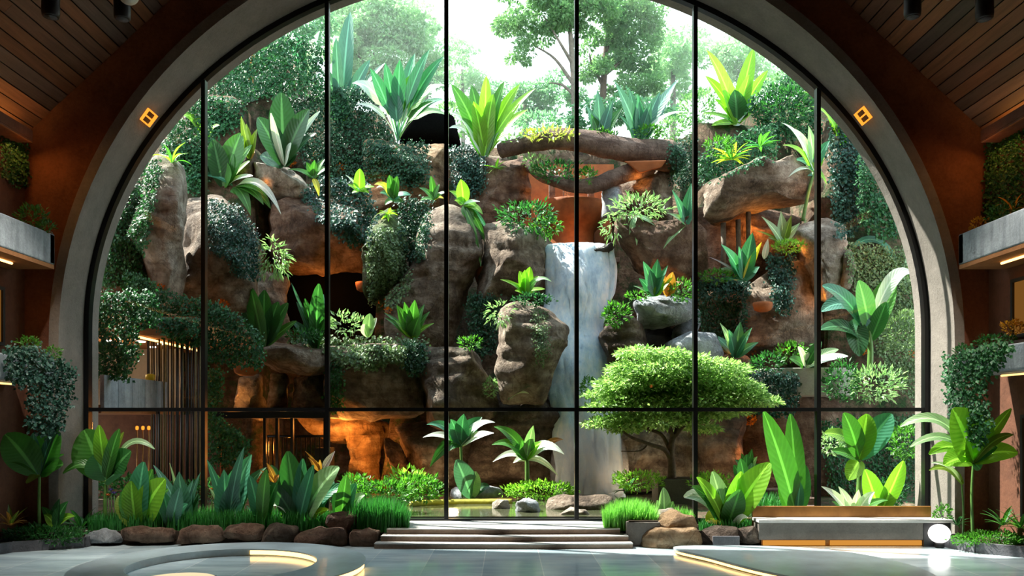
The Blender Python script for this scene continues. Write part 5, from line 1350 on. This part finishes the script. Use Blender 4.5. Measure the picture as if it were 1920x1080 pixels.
B('bromeliad', 'bright green rosette on the ledge below the mossy column', (772,634), [(744,572,22),(778,562,26),(806,584,18),(722,596,14),(814,606,14,'lime'),(786,594,28,'mid',.0,-.5),(720,586,12),(758,566,20),(796,570,20),(740,600,18,'lime')], 'lance', 'mid', arch=.06)
B('leafy_plant', 'pale tall leaf standing beside the bright ledge rosette', (690,632), [(694,588,24,'pale'),(706,596,14,'frost'),(680,608,18,'frost',.1)], 'oval', 'pale', arch=.02)
B('bromeliad', 'teal rosette above the crown of the small tree, beside an orange leaf', (1378,664), [(1338,628,22),(1350,606,18,'pale'),(1388,604,24),(1410,614,16),(1422,642,20),(1366,618,22),(1332,650,14,'frost',.2),(1342,655,16,'bronze',.2),(1398,630,18)], 'lance', 'teal', arch=.06)
B('leafy_plant', 'small strap-leaved plant below the great jutting boulder', (952,748), [(980,704,14),(964,714,12),(996,724,12),(938,720,12),(992,738,10,'frost',.2),(950,715,12)], 'strap', 'teal', arch=.15)
B('banana_plant', 'large banana plant growing by the right jamb of the window', (1630,700), [(1542,536,44,'teal',.15,(1622,620)),(1610,526,46,'mid',.0,(1628,620)),(1672,520,44,'mid',.05,(1634,625)),(1540,584,38,'blue',.35,(1620,610)),(1608,622,40,'blue',.2,(1620,570)),(1538,618,36,'dark',.2,(1620,640)),(1612,668,40,'dark',.1,(1600,600)),(1710,512,26,'frost',.4,(1636,610)),(1662,566,30,'deep',.0,(1632,640))], 'oval', 'mid', Y=4.1, stem=(1628,610,.06))
B('leafy_plant', 'plant with one long arching grey-green leaf by the right jamb', (1700,545), [(1588,474,24,'teal',.5),(1704,470,26,'pale'),(1668,488,30,'lime'),(1690,500,30,'lime'),(1655,520,20,'lime')], 'strap', 'lime', arch=.1)
B('leafy_plant', 'stalked plant with pale leaves crossing the fifth window bar', (1505,408), [(1465,230,14,'frost',.2),(1484,240,20,'frost',.2),(1516,236,20,'pale'),(1468,272,18,'lime',.2),(1546,296,18,'lime',.25),(1478,332,10,'frost',.25),(1556,264,18,'teal',.2),(1490,300,24,'teal',.2),(1550,345,16,'lime',.3),(1530,330,30,'teal',.1)], 'lance', 'mid', stem=(1526,322,.04))
B('leafy_plant', 'bright fronds high on the right under the arch', (1580,250), [(1505,172,18),(1520,200,16),(1590,215,16),(1560,195,18),(1600,240,16)], 'lance', 'lime', arch=.25)
B('broadleaf_plant', 'white-marked leafy plant on the concrete planter', (1510,690), [(1480,672,22),(1524,660,22,'frost',.1),(1496,650,18,'frost',.1),(1550,672,22,'dark'),(1572,655,20,'pale'),(1590,668,18,'frost'),(1540,640,20,'dark')], 'oval', 'mid', arch=.1)
B('palm_plant', 'slender frond poking out over the dark doorway on the right', (1548,618), [(1450,582,6,'frost',.08)], 'strap', 'frost')
# ground level outside the glass
B('broadleaf_plant', 'big glossy plant straddling the third window bar at the pond', (868,925), [(800,796,22,'teal',.25),(793,820,16,'frost',.2),(845,786,28),(870,776,30),(904,782,34),(928,792,18,'frost',.25),(926,812,22,'frost',.1,-.6),(806,876,26,'deep',.35),(826,856,18,'deep',.3),(885,800,28,'deep'),(838,806,26,'deep')], 'lance', 'teal', stem=(864,836,.03))
B('broadleaf_plant', 'grey-green two-leaved plant at the foot of the big glossy pond plant', (884,934), [(856,862,42),(892,884,34,'pale'),(918,912,20,'dark',.2)], 'oval', 'blue', arch=.0)
B('broadleaf_plant', 'bright rosette plant left of the waterfall foot', (990,912), [(926,800,24,.2),(922,834,22,.25),(1000,798,20,'pale'),(996,818,26),(1016,828,22,'lime'),(1058,852,26,'frost',.35),(1046,892,16,'frost',.25),(924,866,16,'frost',.25),(960,842,24,'mid'),(962,868,16,'frost',.2),(978,826,24)], 'lance', 'mid', stem=(988,862,.05))
Ro('fern', 'dark green fern before the waterfall foot', 1176, 922, 48, 18, 'lance', ('deep', 'teal'), .2, (8, 75))
B('banana_plant', 'pair of tall ribbed green leaves behind the bench', (1492,948), [(1432,772,52,.0),(1482,776,38,.02),(1462,896,38,'mid'),(1510,872,34,'deep'),(1500,905,20,'teal'),(1476,860,24,'blue')], 'oval', 'mid', Y=.5, arch=.0)
B('banana_plant', 'broad-leaved plant in the pane right of the fifth window bar', (1606,945), [(1582,774,40,'mid'),(1626,776,44,'lime'),(1672,776,50,'teal'),(1546,812,28,'lime',.1,(1600,830)),(1560,845,24,'mid'),(1590,900,34,'lime',.1)], 'oval', 'mid', Y=1.3, arch=.05, stem=(1612,862,.05))
B('broadleaf_plant', 'lime V-shaped leaf pair in front of the right creeper', (1648,945), [(1622,880,40),(1694,864,34),(1670,905,30,'deep')], 'oval', 'lime', Y=.7, arch=.0)
B('broadleaf_plant', 'low white-leaved plant behind the bronze panel', (1600,962), [(1540,912,24,'frost',.1),(1572,912,22,'frost',.1),(1640,922,22,'frost',.2),(1610,918,20,'frost',.2),(1665,938,18,'mid',.2),(1560,940,22,'mid',.1),(1625,945,20,'mid',.1)], 'lance', 'frost', Y=.35, arch=.15)
B('leafy_plant', 'dark narrow-leaved plant in front of the brown rock face', (1400,890), [(1390,850,16),(1420,856,14,'pale'),(1378,862,16),(1410,842,16),(1432,870,14)], 'lance', 'deep', Y=2.2, arch=.1)
B('leafy_plant', 'single orange leaf poking from the wet rock beside the waterfall foot', (1020,840), [(1056,824,14,'bronze',.15)], 'lance', 'bronze', Y=4.0)
# ---------------------------------------------------------------- indoor beds
GI = 'large-leaved plants indoors'
B('broadleaf_plant', 'tall-stalked plant with spreading leaves by the left wall', (74,985), [(10,814,65,.05),(112,810,75,.0),(10,846,15,.2),(8,866,18,.25),(118,872,42,'mid',.12),(120,852,15,.1),(62,812,20,'blue'),(112,800,22,'blue'),(60,884,50,'olive',.05)], 'oval', 'mid', Y=-1.25, stem=(74,892,.022), group=GI)
B('leafy_plant', 'low dark plant beside the jamb at the left wall', (105,990), [(78,950,18),(128,940,25),(140,968,22,'lime',.2),(82,965,18,'lime',.2),(112,935,25,'dark')], 'lance', 'deep', Y=-1.15, group=GI)
B('banana_plant', 'big broad-leaved plant right of the left jamb', (200,965), [(158,806,78,'mid',.0),(186,797,32,'lime',.0),(224,804,25,'mid',.0),(290,842,15,'pale',.45),(150,838,20,'frost',.05),(246,846,55,'deep',.02),(238,880,55,'dark',.05),(118,888,20,'mid',.35),(156,866,18,'pale',.1),(232,810,15,'olive'),(180,850,55,'deep',.0)], 'oval', 'deep', Y=-.55, stem=(200,900,.03), group=GI)
B('broadleaf_plant', 'lime-green broad plant in front of the big left plant', (256,968), [(270,866,50,'teal',.0),(310,898,58,'lime',.05),(246,902,45,'lime',.0),(316,918,32,'mid',.15),(222,930,38,'olive',.1),(286,880,42,'mid',.0),(234,916,38,'mid')], 'oval', 'lime', Y=-.75, group=GI)
B('broadleaf_plant', 'blue-teal plant with narrow leaves left of the first window bar', (348,965), [(288,872,20,.1),(336,884,42,.0),(318,868,8,'pale',.1),(362,900,25),(376,886,12),(346,925,30,'teal'),(326,935,25,'dark'),(372,925,28,'dark')], 'lance', 'blue', Y=-.5, group=GI)
B('broadleaf_plant', 'wide teal-leaved plant right of the first window bar', (428,958), [(472,852,55,.1),(388,862,18,'teal',.15),(458,838,22,'blue',.1),(500,876,30,'dark',.15),(420,880,42,'teal',.0),(444,895,38,'blue',.1),(478,905,32,'deep',.15),(392,915,12,'pale',.2)], 'lance', 'teal', Y=-.45, group=GI)
B('broadleaf_plant', 'tall clump with upright round-tipped leaves by the second window bar', (560,970), [(540,846,50,'deep',.0),(568,860,28,'teal',.0),(588,872,30,'teal',.0),(636,876,55,'pale',.1),(648,912,30,'teal',.2),(508,872,25,'dark',.1),(506,948,18,'frost',.4),(586,905,45,'deep',.0),(600,962,22,'yellow',.2),(616,955,22,'yellow',.1),(626,902,42,'teal',.0),(500,905,30,'dark',.15),(600,922,25,'frost',.2),(526,900,45,'deep',.0),(556,930,28,'frost',.25)], 'oval', 'teal', Y=-.6, group=GI)
B('broadleaf_plant', 'big bright sunlit plant beside the tan boulders', (1362,985), [(1336,884,38,'pale',.0),(1444,868,55,'lime',.05),(1424,906,32,'frost',.15),(1390,884,38,'lime',.0),(1282,932,35,'frost',.3),(1298,912,30,'mid',.15),(1324,978,38,'yellow',.35,-.5),(1408,968,40,'frost',.4,-.5),(1412,928,28,'frost',.15),(1352,910,42,'deep',.0),(1388,918,40,'mid',.0),(1320,930,35,'deep',.1),(1352,985,38,'lime',.2,-.6),(1306,895,28,'lime')], 'oval', 'lime', Y=-.6, group=GI)
B('leafy_plant', 'dark rosette just behind the bright sunlit plant', (1398,930), [(1388,860,22),(1410,868,20),(1420,880,20,'frost'),(1376,872,22),(1400,852,20)], 'oval', 'deep', Y=-.25, group=GI)
B('leafy_plant', 'pale single-leaved plant behind the two tan boulders', (1246,960), [(1244,914,28),(1232,938,18),(1262,940,18)], 'oval', 'pale', Y=-.45, arch=.0, group=GI)
B('banana_plant', 'sunlit lime banana plant on tall stalks by the right wall', (1824,992), [(1786,766,84,'lime',.0,-.3),(1814,758,76,'lime',.0,-.05),(1688,800,25,'pale',.35),(1706,838,20,'pale',.3),(1742,852,30,'lime',.3),(1896,766,22,'lime',.05),(1900,815,18,'olive',.2),(1908,850,44,'lime',.15),(1856,846,30,'deep',.1),(1770,872,44,'lime',.2),(1870,838,18,'deep',.1),(1838,880,32,'teal',.1)], 'oval', 'lime', Y=-1.55, stem=(1825,868,.02), group=GI)
B('leafy_plant', 'single bent leaf on a thin stalk left of the lime banana plant', (1806,992), [(1742,882,18,'olive',.3),(1746,868,12,'frost',.2)], 'strap', 'olive', Y=-1.4, stem=(1803,908,.014), group=GI)
Ro('fern', 'spiky dark fern at the foot of the right wall', 1880, 985, 46, 22, 'lance', ('deep', 'mid'), .14, (15, 80), Y=-1.5, group=GI)
Ro('fern', 'spiky fern at the right edge, beside the right wall', 1912, 990, 50, 18, 'lance', ('mid', 'lime'), .14, (15, 80), Y=-1.75, group=GI)
Ro('fern', 'small dark fern between the two tall stalks', 1795, 985, 34, 16, 'lance', ('deep', 'dark'), .16, (10, 80), Y=-1.0, group=GI)
Ro('fern', 'amber-lit small fern low at the left wall', 20, 985, 46, 20, 'lance', ('olive', 'bronze'), .16, (15, 80), Y=-1.55, group=GI)  # amber light put into the olive and bronze leaf colours
for px_, py_, L_, n_, ms_, lb_ in ((152,968,60,12,('dark','deep'),'dark leafy rosette against the left jamb in the plant bed'),(310,972,58,14,('mid','deep'),'mid-green rosette between the lime plant and the blue-teal plant'),(392,975,46,12,('teal','deep'),'small teal rosette at the first window bar in the grass'),
        (486,974,58,14,('deep','teal'),'deep green rosette between the two teal clumps in the left bed'),(528,980,44,12,('mid','lime'),'small mid-green rosette at the front of the tall left clump'),(652,968,56,14,('mid','lime'),'bright green rosette behind the topmost border stone'),(228,978,40,12,('olive','mid'),'olive rosette low beside the big left plant')):
    Ro('leafy_plant', lb_, px_, py_, L_, n_, 'lance', ms_, .2, (10, 80), Y=-.55, group=GI)
B('broadleaf_plant', 'broad mid-green leaves leaning left between the two teal clumps', (492,968), [(468,892,26,'teal',.1),(500,880,30,'mid',.0),(520,905,26,'deep',.1),(476,920,24,'mid',.15),(512,930,22,'lime',.15)], 'oval', 'mid', Y=-.7, group=GI)
B('broadleaf_plant', 'teal arching leaves on the step side of the tall left clump', (640,965), [(668,906,26,'teal',.15),(650,890,28,'mid',.05),(684,928,22,'pale',.25),(630,915,24,'deep',.0),(662,938,20,'mid',.2)], 'oval', 'mid', Y=-.55, group=GI)
B('broadleaf_plant', 'teal leaf pair low in front of the blue-teal plant', (322,972), [(306,922,26,'teal',.05),(338,915,28,'blue',.0),(352,945,20,'teal',.2)], 'oval', 'teal', Y=-.8, group=GI)
# balcony greenery
SH('shrub', 'dark bush on the upper left balcony', 62, 408, 32, 26, 'dense', 8, Y=-1.5, group='balcony plants')
SH('shrub', 'low bush at the far end of the upper left balcony', 86, 424, 18, 14, 'dense', 7, Y=-1.4, group='balcony plants')
SH('shrub', 'yellow-lit rounded bush at the end of the upper right balcony', 1836, 424, 18, 18, 'wood_orange', 7, Y=-1.45, group='balcony plants')  # the yellow light on this bush is in its leaf colour
SH('shrub', 'dark green bush on the upper right balcony', 1880, 402, 36, 22, 'dense', 8, Y=-1.7, group='balcony plants')
Ro('leafy_plant', 'arching amber-lit plant on the upper right balcony', 1900, 395, 48, 12, 'strap', ('olive', 'bronze'), .1, (20, 80), Y=-1.8, droop=80, group='balcony plants')  # bronze leaves carry the amber light as colour
SH('shrub', 'yellow-green moss mound on the left indoor planter', 55, 644, 22, 14, 'bush', 6, Y=-1.6, group='balcony plants')
SH('shrub', 'second moss mound on the left indoor planter, nearer the arch', 100, 662, 18, 13, 'bush', 6, Y=-1.45, group='balcony plants')
SH('shrub', 'green moss mound on the right indoor planter nearest the arch', 1808, 658, 24, 12, 'dense', 6, Y=-1.45, group='balcony plants')
SH('shrub', 'long green moss mound on the right indoor planter', 1868, 640, 48, 14, 'dense', 6, Y=-1.7, group='balcony plants')
SH('shrub', 'yellow-leaved bush above the right indoor planter', 1900, 614, 24, 16, 'wood_orange', 7, Y=-1.8, group='balcony plants')

# ================================================================ mounds
SH('fern', 'feathery fern spilling over the brown rock by the dark cave', 512, 488, 38, 42, 'silver', 15, 2.2, asp=.2, up=-.6, cat='fern')
SH('shrub', 'leafy green mound on the layered boulder left of the waterfall', 985, 408, 64, 32, 'dense', 11, 2, asp=.45, up=.1, hang=-8)
SH('shrub', 'dense leafy mound trailing right off the layered boulder', 1025, 425, 34, 22, 'bush', 10, 1.8, asp=.45, up=-.1)
SH('shrub', 'pale variegated fern cushion on the dark angular rock', 1200, 388, 66, 24, 'silver', 13, 2, asp=.28, up=.3, cat='fern')
SH('shrub', 'trailing pale tuft over the edge of the dark angular rock', 1150, 425, 26, 26, 'silver', 12, 1.5, asp=.25, up=-.4, cat='fern')
B('leafy_plant', 'hanging pale-leaf sprig on the edge of the dark angular rock', (1192,405), [(1194,460,12,.02),(1210,428,12,.1),(1230,425,12,.1),(1180,440,10,.1)], 'lance', 'pale')
SH('shrub', 'pale hanging cluster left of the great jutting boulder', 938, 588, 30, 26, 'silver', 12, 1.6, asp=.3, up=-.3)
SH('shrub', 'dark mossy cushion on top of the great jutting boulder', 1000, 562, 44, 12, 'ivy_mid', 7, 1.6)
SH('shrub', 'green rounded bush right of the teal-leaved plant', 1276, 545, 30, 24, 'bush', 9, 1.6)
SH('shrub', 'green leafy slope at the right bank of the waterfall', 1155, 590, 30, 26, 'bush', 9, 1.8)
SH('shrub', 'yellow-green leaves at the foot of the teal-leaved plant', 1196, 556, 26, 10, 'bush', 9, 1.4)
SH('shrub', 'pale leafy group at the back of the dark cave ledge', 645, 606, 34, 24, 'silver', 13, 1.4, asp=.4)
SH('shrub', 'low dark leaves along the long ledge by the second window bar', 570, 628, 46, 12, 'dense', 8, 1.5)
SH('shrub', 'green tuft on the pale-topped ledge rock', 880, 644, 26, 14, 'bush', 8, 1.5)
SH('shrub', 'grey-white flowering clump below the great jutting boulder', 920, 728, 18, 20, 'silver', 8, 1.6)
SH('shrub', 'fluffy green planting on the concrete planter, nearest the small tree', 1440, 680, 40, 18, 'dense', 9, 1.8)
SH('shrub', 'green bushes in the middle of the concrete planter', 1486, 660, 34, 20, 'bush', 9, 1.6)
SH('shrub', 'silver-green loose shrub under the banana plant', 1642, 720, 56, 40, 'silver', 11, 1.7, asp=.35)
SH('shrub', 'dark shrub left of the silver-green loose shrub', 1580, 715, 36, 42, 'dense', 9, 1.7)
SH('shrub', 'fine-leaved pale bush by the right jamb', 1690, 620, 38, 46, 'ivy_pale', 8, 1.8)
SH('shrub', 'white-flowered bush in the lower right pane', 1562, 830, 26, 28, 'silver', 8, 1.5, Y=2.6)
SH('shrub', 'green shrub beside the right jamb behind the glass', 1700, 830, 36, 40, 'bush', 9, 1.5, Y=2.2)
SH('shrub', 'low shrub at the foot of the right jamb behind the glass', 1668, 925, 32, 34, 'ivy_mid', 8, 1.6, Y=.8)
SH('groundcover', 'leafy green groundcover left of the pond', 712, 928, 78, 32, 'bush', 10, 2.2, Y=.75)
SH('groundcover', 'bright leafy groundcover before the amber cave', 785, 918, 56, 30, 'bush', 10, 2.2, Y=2.0)
SH('groundcover', 'broad bright leaves before the leaning rock prop', 768, 902, 50, 24, 'bright', 13, 1.5, Y=2.3)
SH('groundcover', 'pale green groundcover behind the pond stones', 1015, 920, 84, 19, 'bright', 7, 2.2, Y=3.0)
SH('groundcover', 'fresh green groundcover left of the tree planter', 1195, 902, 60, 20, 'bright', 7, 1.6, Y=2.6)
SH('groundcover', 'fresh green groundcover right of the tree planter', 1330, 905, 44, 22, 'bright', 8, 1.5, Y=2.4)
SH('groundcover', 'green undergrowth before the low rods on the left', 400, 920, 70, 24, 'dense', 9, 1.6, Y=.8)
SH('groundcover', 'deep green undergrowth behind the lime plant, outside the glass', 250, 915, 80, 30, 'dense', 10, 1.6, Y=.9)
SH('groundcover', 'shaded leafy undergrowth behind the tall left clump', 600, 930, 60, 24, 'dense', 10, 1.5, Y=.8)
SH('shrub', 'leafy green bush right of the tall left clump', 668, 912, 36, 28, 'bush', 9, 1.5, Y=.4)
SH('groundcover', 'low yellow-green leaves along the great timber beam', 1030, 252, 62, 10, 'yellowleaf', 10, 1.6)
SH('groundcover', 'bright bushy tuft on the right half of the great beam', 1215, 250, 30, 16, 'bush', 7, 1.6, Y=7.9)
SH('groundcover', 'pale succulents at the left end of the great beam', 965, 262, 26, 12, 'silver', 9, 1.5, Y=7.9)
SH('groundcover', 'brownish low leaves in the middle of the great beam', 1120, 252, 44, 9, 'bush', 7, 1.4, Y=7.8)
SH('shrub', 'garland of mixed leaves hanging under the great beam', 1045, 322, 52, 22, 'dense', 9, 1.8, Y=7.7)
SH('shrub', 'bright end of the garland by the lower beam', 1100, 330, 20, 18, 'bush', 8, 1.6, Y=7.7)
SH('shrub', 'teal upper part of the garland near the left columns', 1005, 305, 28, 16, 'silver', 9, 1.4, Y=7.8)
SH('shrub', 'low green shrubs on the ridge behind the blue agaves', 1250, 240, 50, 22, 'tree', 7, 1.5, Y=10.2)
SH('shrub', 'low green shrubs on the ridge left of the forked tree', 1010, 230, 60, 22, 'tree_haze_teal', 7, 1.6, Y=11.2)
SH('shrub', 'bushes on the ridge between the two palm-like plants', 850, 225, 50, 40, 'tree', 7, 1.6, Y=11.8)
SH('shrub', 'dark bush on the ridge by the tall blue-green plant', 620, 190, 50, 36, 'dense', 8, 1.6, Y=10.2)
SH('shrub', 'bushes on the ridge left of the bright green rosette', 1310, 200, 40, 40, 'tree', 7, 1.5, Y=10.4)
SH('shrub', 'dense bush on the ridge right of the bright green rosette', 1470, 200, 60, 44, 'dense', 8, 1.5, Y=9.2)
SH('shrub', 'green tufts beside the ivy drape under the bright rosette', 1350, 275, 34, 20, 'bush', 8, 1.5)
SH('shrub', 'green moss on the ledge beside the hanging ivy strand', 1478, 462, 36, 14, 'bright', 6, 1.6)
SH('shrub', 'low fern row on the dark ivy sheet by the fourth window bar', 1345, 518, 38, 14, 'bush', 8, 1.5)

SH('groundcover', 'small-leaved groundcover filling the left floor planter', 80, 1004, 95, 22, 'dense', 6, 3, Y=-1.3, depth=.3, kind='stuff')
SH('groundcover', 'small-leaved groundcover filling the right floor planter', 1858, 1012, 80, 18, 'bush', 6, 3.2, Y=-1.6, depth=.3, kind='stuff')
SH('groundcover', 'leafy tuft on the bench side of the right floor planter', 1768, 965, 18, 20, 'bush', 7, 1.6, Y=-1.02, depth=.1)
BL_('grass', 'low grass strip behind the left border stones', (165, 690), (-.92, -.2), .34, 8000, 'grass', .2, kind='stuff', w=.007)
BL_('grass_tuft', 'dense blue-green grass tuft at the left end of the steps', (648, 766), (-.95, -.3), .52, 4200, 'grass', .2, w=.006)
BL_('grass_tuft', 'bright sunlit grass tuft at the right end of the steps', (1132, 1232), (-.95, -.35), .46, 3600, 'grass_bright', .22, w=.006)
BL_('grass_tuft', 'small bright grass tuft behind the two tan boulders', (1240, 1300), (-.6, -.2), .34, 700, 'grass_bright', .2, w=.006)
BL_('grass_tuft', 'short grass under the big bright sunlit plant', (1310, 1412), (-.9, -.3), .2, 900, 'grass', .2, w=.007)
BL_('grass_tuft', 'dull grass behind the bench outside the glass', (1400, 1480), (1.0, 1.6), .4, 700, 'grass', None, w=.008)

# ================================================================ the small tree by the pond
def bonsai():
    Y = 3.0; k = kk(Y)
    pb = empty('planter_box', P(1266, 935, 2.95), 'dark square planter under the small umbrella-shaped tree', 'planter')
    x0, x1 = X(1229, Y), X(1302, Y)
    bevel(MB().box(x0, x1, 2.7, 3.4, .22, Z(897, Y)).build('box', M['stone_bench'], pb, smooth=False), .012)
    MB().box(x0 + .03, x1 - .03, 2.73, 3.37, .4, Z(896, Y) + .002).build('planting_soil', M['soil'], pb, smooth=False)
    t = empty('umbrella_tree', P(1260, 897, Y), 'small umbrella-shaped tree with layered bright foliage by the waterfall', 'tree')
    def limb(pts, r0, r1, dy, nm='branch'):
        n = len(pts); pp = [P(a, b, Y + dy * j / (n - 1)) for j, (a, b) in enumerate(pts)]
        sp = spline(pp, 6); MB().tube(sp, np.linspace(r0, r1, len(sp)), 9).build(nm, M['bark'], t)
    limb([(1260,902),(1259,870),(1258,846),(1262,820)], .10, .06, 0, 'trunk')
    limb([(1258,860),(1244,842),(1215,832),(1180,818),(1160,800)], .055, .02, -.3)
    limb([(1258,850),(1240,815),(1205,800),(1195,770)], .045, .018, .3)
    limb([(1262,822),(1250,785),(1235,750),(1225,715)], .05, .018, -.2)
    limb([(1262,824),(1282,798),(1310,775),(1345,750)], .05, .018, -.3)
    limb([(1262,830),(1272,790),(1280,740),(1290,700)], .045, .016, .3)
    limb([(1296,786),(1330,770),(1370,756),(1400,745)], .03, .012, .2)
    limb([(1215,832),(1200,845),(1165,846)], .02, .008, -.2)
    limb([(1225,805),(1190,795),(1150,790)], .02, .01, .4)
    pads = [(1225,705,90,14),(1320,735,90,14),(1190,730,70,13),(1400,738,40,13),(1230,765,80,13),(1310,765,70,13),(1160,785,46,11),(1240,795,46,11),(1370,770,40,11),(1200,662,46,12),(1250,660,42,12),(1285,672,60,16),(1180,690,48,15),(1235,690,70,18),(1330,684,56,15),(1365,690,44,14),(1160,716,46,13),(1215,722,66,17),(1290,715,70,18),(1355,718,62,17),(1395,728,44,15),
            (1128,738,36,10),(1180,748,64,15),(1250,750,60,15),(1325,748,62,16),(1390,752,54,15),(1432,752,26,10),(1135,762,40,9),(1200,776,50,13),(1270,776,46,12),(1340,776,46,12),(1125,792,30,9),(1170,800,34,11),(1320,800,30,10),(1290,790,30,12)]
    Vs = []; Fs = []; o = 0
    for cx, cy, rx, ry in pads:
        for dy in (-.55, 0, .55):
            yy = Y + dy * (1 - abs(cx - 1265) / 300) + rng.uniform(-.15, .15); kx = kk(yy)
            c = P(cx + rng.uniform(-8, 8), cy + rng.uniform(-4, 4), yy); n = int(rx * ry * .5)
            v = rng.normal(size=(n, 3)); v /= np.linalg.norm(v, axis=1, keepdims=True); r = rng.uniform(.2, 1, n) ** .5
            pos = c + v * r[:, None] * np.array((rx * kx, .40, ry * kx * .75))
            pos[:, 2] -= .18 * ((pos[:, 0] - c[0]) / (rx * kx)) ** 2 * ry * kx * 2
            d = v * np.array((1, 1, .3)) + rng.normal(0, .5, (n, 3)); nn = np.array((0, -.25, 1)) + rng.normal(0, .4, (n, 3))
            V, Fc = cards(pos, d, nn, 8.2 * kx * rng.uniform(.7, 1.4, n), .5); Vs.append(V); Fs.append(Fc + o); o += len(V)
    mk('crown', np.concatenate(Vs), np.concatenate(Fs), SM['pad'], t, smooth=False)
    c = P(1221, 724, Y - .75); ic = ICO[3]
    mk('red_fruit', c + ic[0] * .03, ic[1], M['orange_petal'], t)
bonsai()
SH('shrub', 'small round bush beside the falling water, left of the tree crown', 1104, 726, 18, 22, 'bush', 7, 1.6, Y=4.0)

# ================================================================ flowers and coloured accents
def flower(label, px, py, Y, mat, r=.035, zb=.2, petals=6, name='flower', group='orange flowers by the first window bar'):
    c = P(px, py, Y); t = empty(name, (c[0], Y, zb), label, 'flower', group)
    MB().tube([(c[0], Y, zb), (c[0] + .01, Y, (zb + c[2]) / 2), c], .005, 6).build('stem', M['stalk'], t)
    q = MB()
    for i in range(petals):
        a = i * 2 * math.pi / petals; tp = c + np.array((math.cos(a) * r, math.sin(a) * r, r * 1.3))
        V, Fc, UV = leaf_geo(c, (c + tp) / 2 + np.array((math.cos(a) * r * .6, math.sin(a) * r * .6, 0)), tp, r * 1.1, 'oval', (math.cos(a), math.sin(a), .3), nseg=5); q.add(V, Fc)
    q.build('blossom', M[mat], t)
flower('orange flower nearest the first window bar, in the grass', 397, 920, -.5, 'orange_petal')
flower('middle orange flower of three in the grass strip', 420, 927, -.5, 'orange_petal')
flower('orange flower farthest from the first window bar, in the grass', 440, 924, -.5, 'orange_petal')
for i, (px_, py_) in enumerate(((208, 920), (214, 926), (203, 930))):
    flower(['violet flower topmost in the left plant bed', 'violet flower lowest right in the left plant bed', 'reddish flower below the violet ones in the left bed'][i], px_, py_, -.72, 'purple_petal' if i < 2 else 'orange_petal', .03, group='violet flowers in the left bed')
B('bird_of_paradise', 'orange bird-of-paradise flower head over the tall left clump', (515,905), [(500,868,10),(524,890,12),(488,882,8)], 'lance', 'bronze', Y=-.7, cat='flower', group='pointed flower heads in the left clump')
B('bird_of_paradise', 'grey-purple pointed flower bud over the tall left clump', (606,880), [(628,846,14)], 'lance', 'purple', Y=-.7, cat='flower', group='pointed flower heads in the left clump', arch=.0)
B('bird_of_paradise', 'orange-brown flower bract beside the grey-purple bud', (600,884), [(578,858,12),(572,846,5),(600,862,8)], 'lance', 'bronze', Y=-.65, cat='flower', group='pointed flower heads in the left clump', arch=.1)
def blob(name, label, px, py, Y, rx, rz, mat, cat, group=None):
    c = P(px, py, base_at(px, py, Y)[1] - rx * .5) if Y is None else P(px, py, Y); ic = ICO[3]
    return mk(name, c + ic[0] * np.array((rx, rx, rz)), ic[1], M[mat], label=label, cat=cat, group=group)
G = 'orange flower heads in the garden'
for px_, py_, r_, lb in ((299,541,.09,'orange flower head in the ivy below the pale face-like boulder'), (420,570,.10,'orange flower head at the foot of the big brown boulder'), (640,318,.14,'orange flower head above the pale-tipped ivy cushion'),
        (546,304,.09,'orange flower head beside the big dark broad-leaved plant'), (716,565,.10,'orange flower head under the mossy rock column'), (728,582,.07,'smaller orange flower head under the mossy rock column'), (1408,652,.13,'red-orange flower head beside the teal rosette above the tree'),
        (1470,655,.07,'small orange flower head on the concrete planter'), (1620,660,.06,'small orange flower head at the banana plant'), (1710,662,.07,'small orange flower head by the right jamb'), (1405,788,.14,'amber blossom cluster right of the tree crown'), (590,294,.10,'red flower head by the second window bar')):
    t = SH('flower', lb, px_, py_, r_ / kk(6) * 1.1, r_ / kk(6), 'flower', 6, 2.2, cat='flower', group=G, asp=.6)
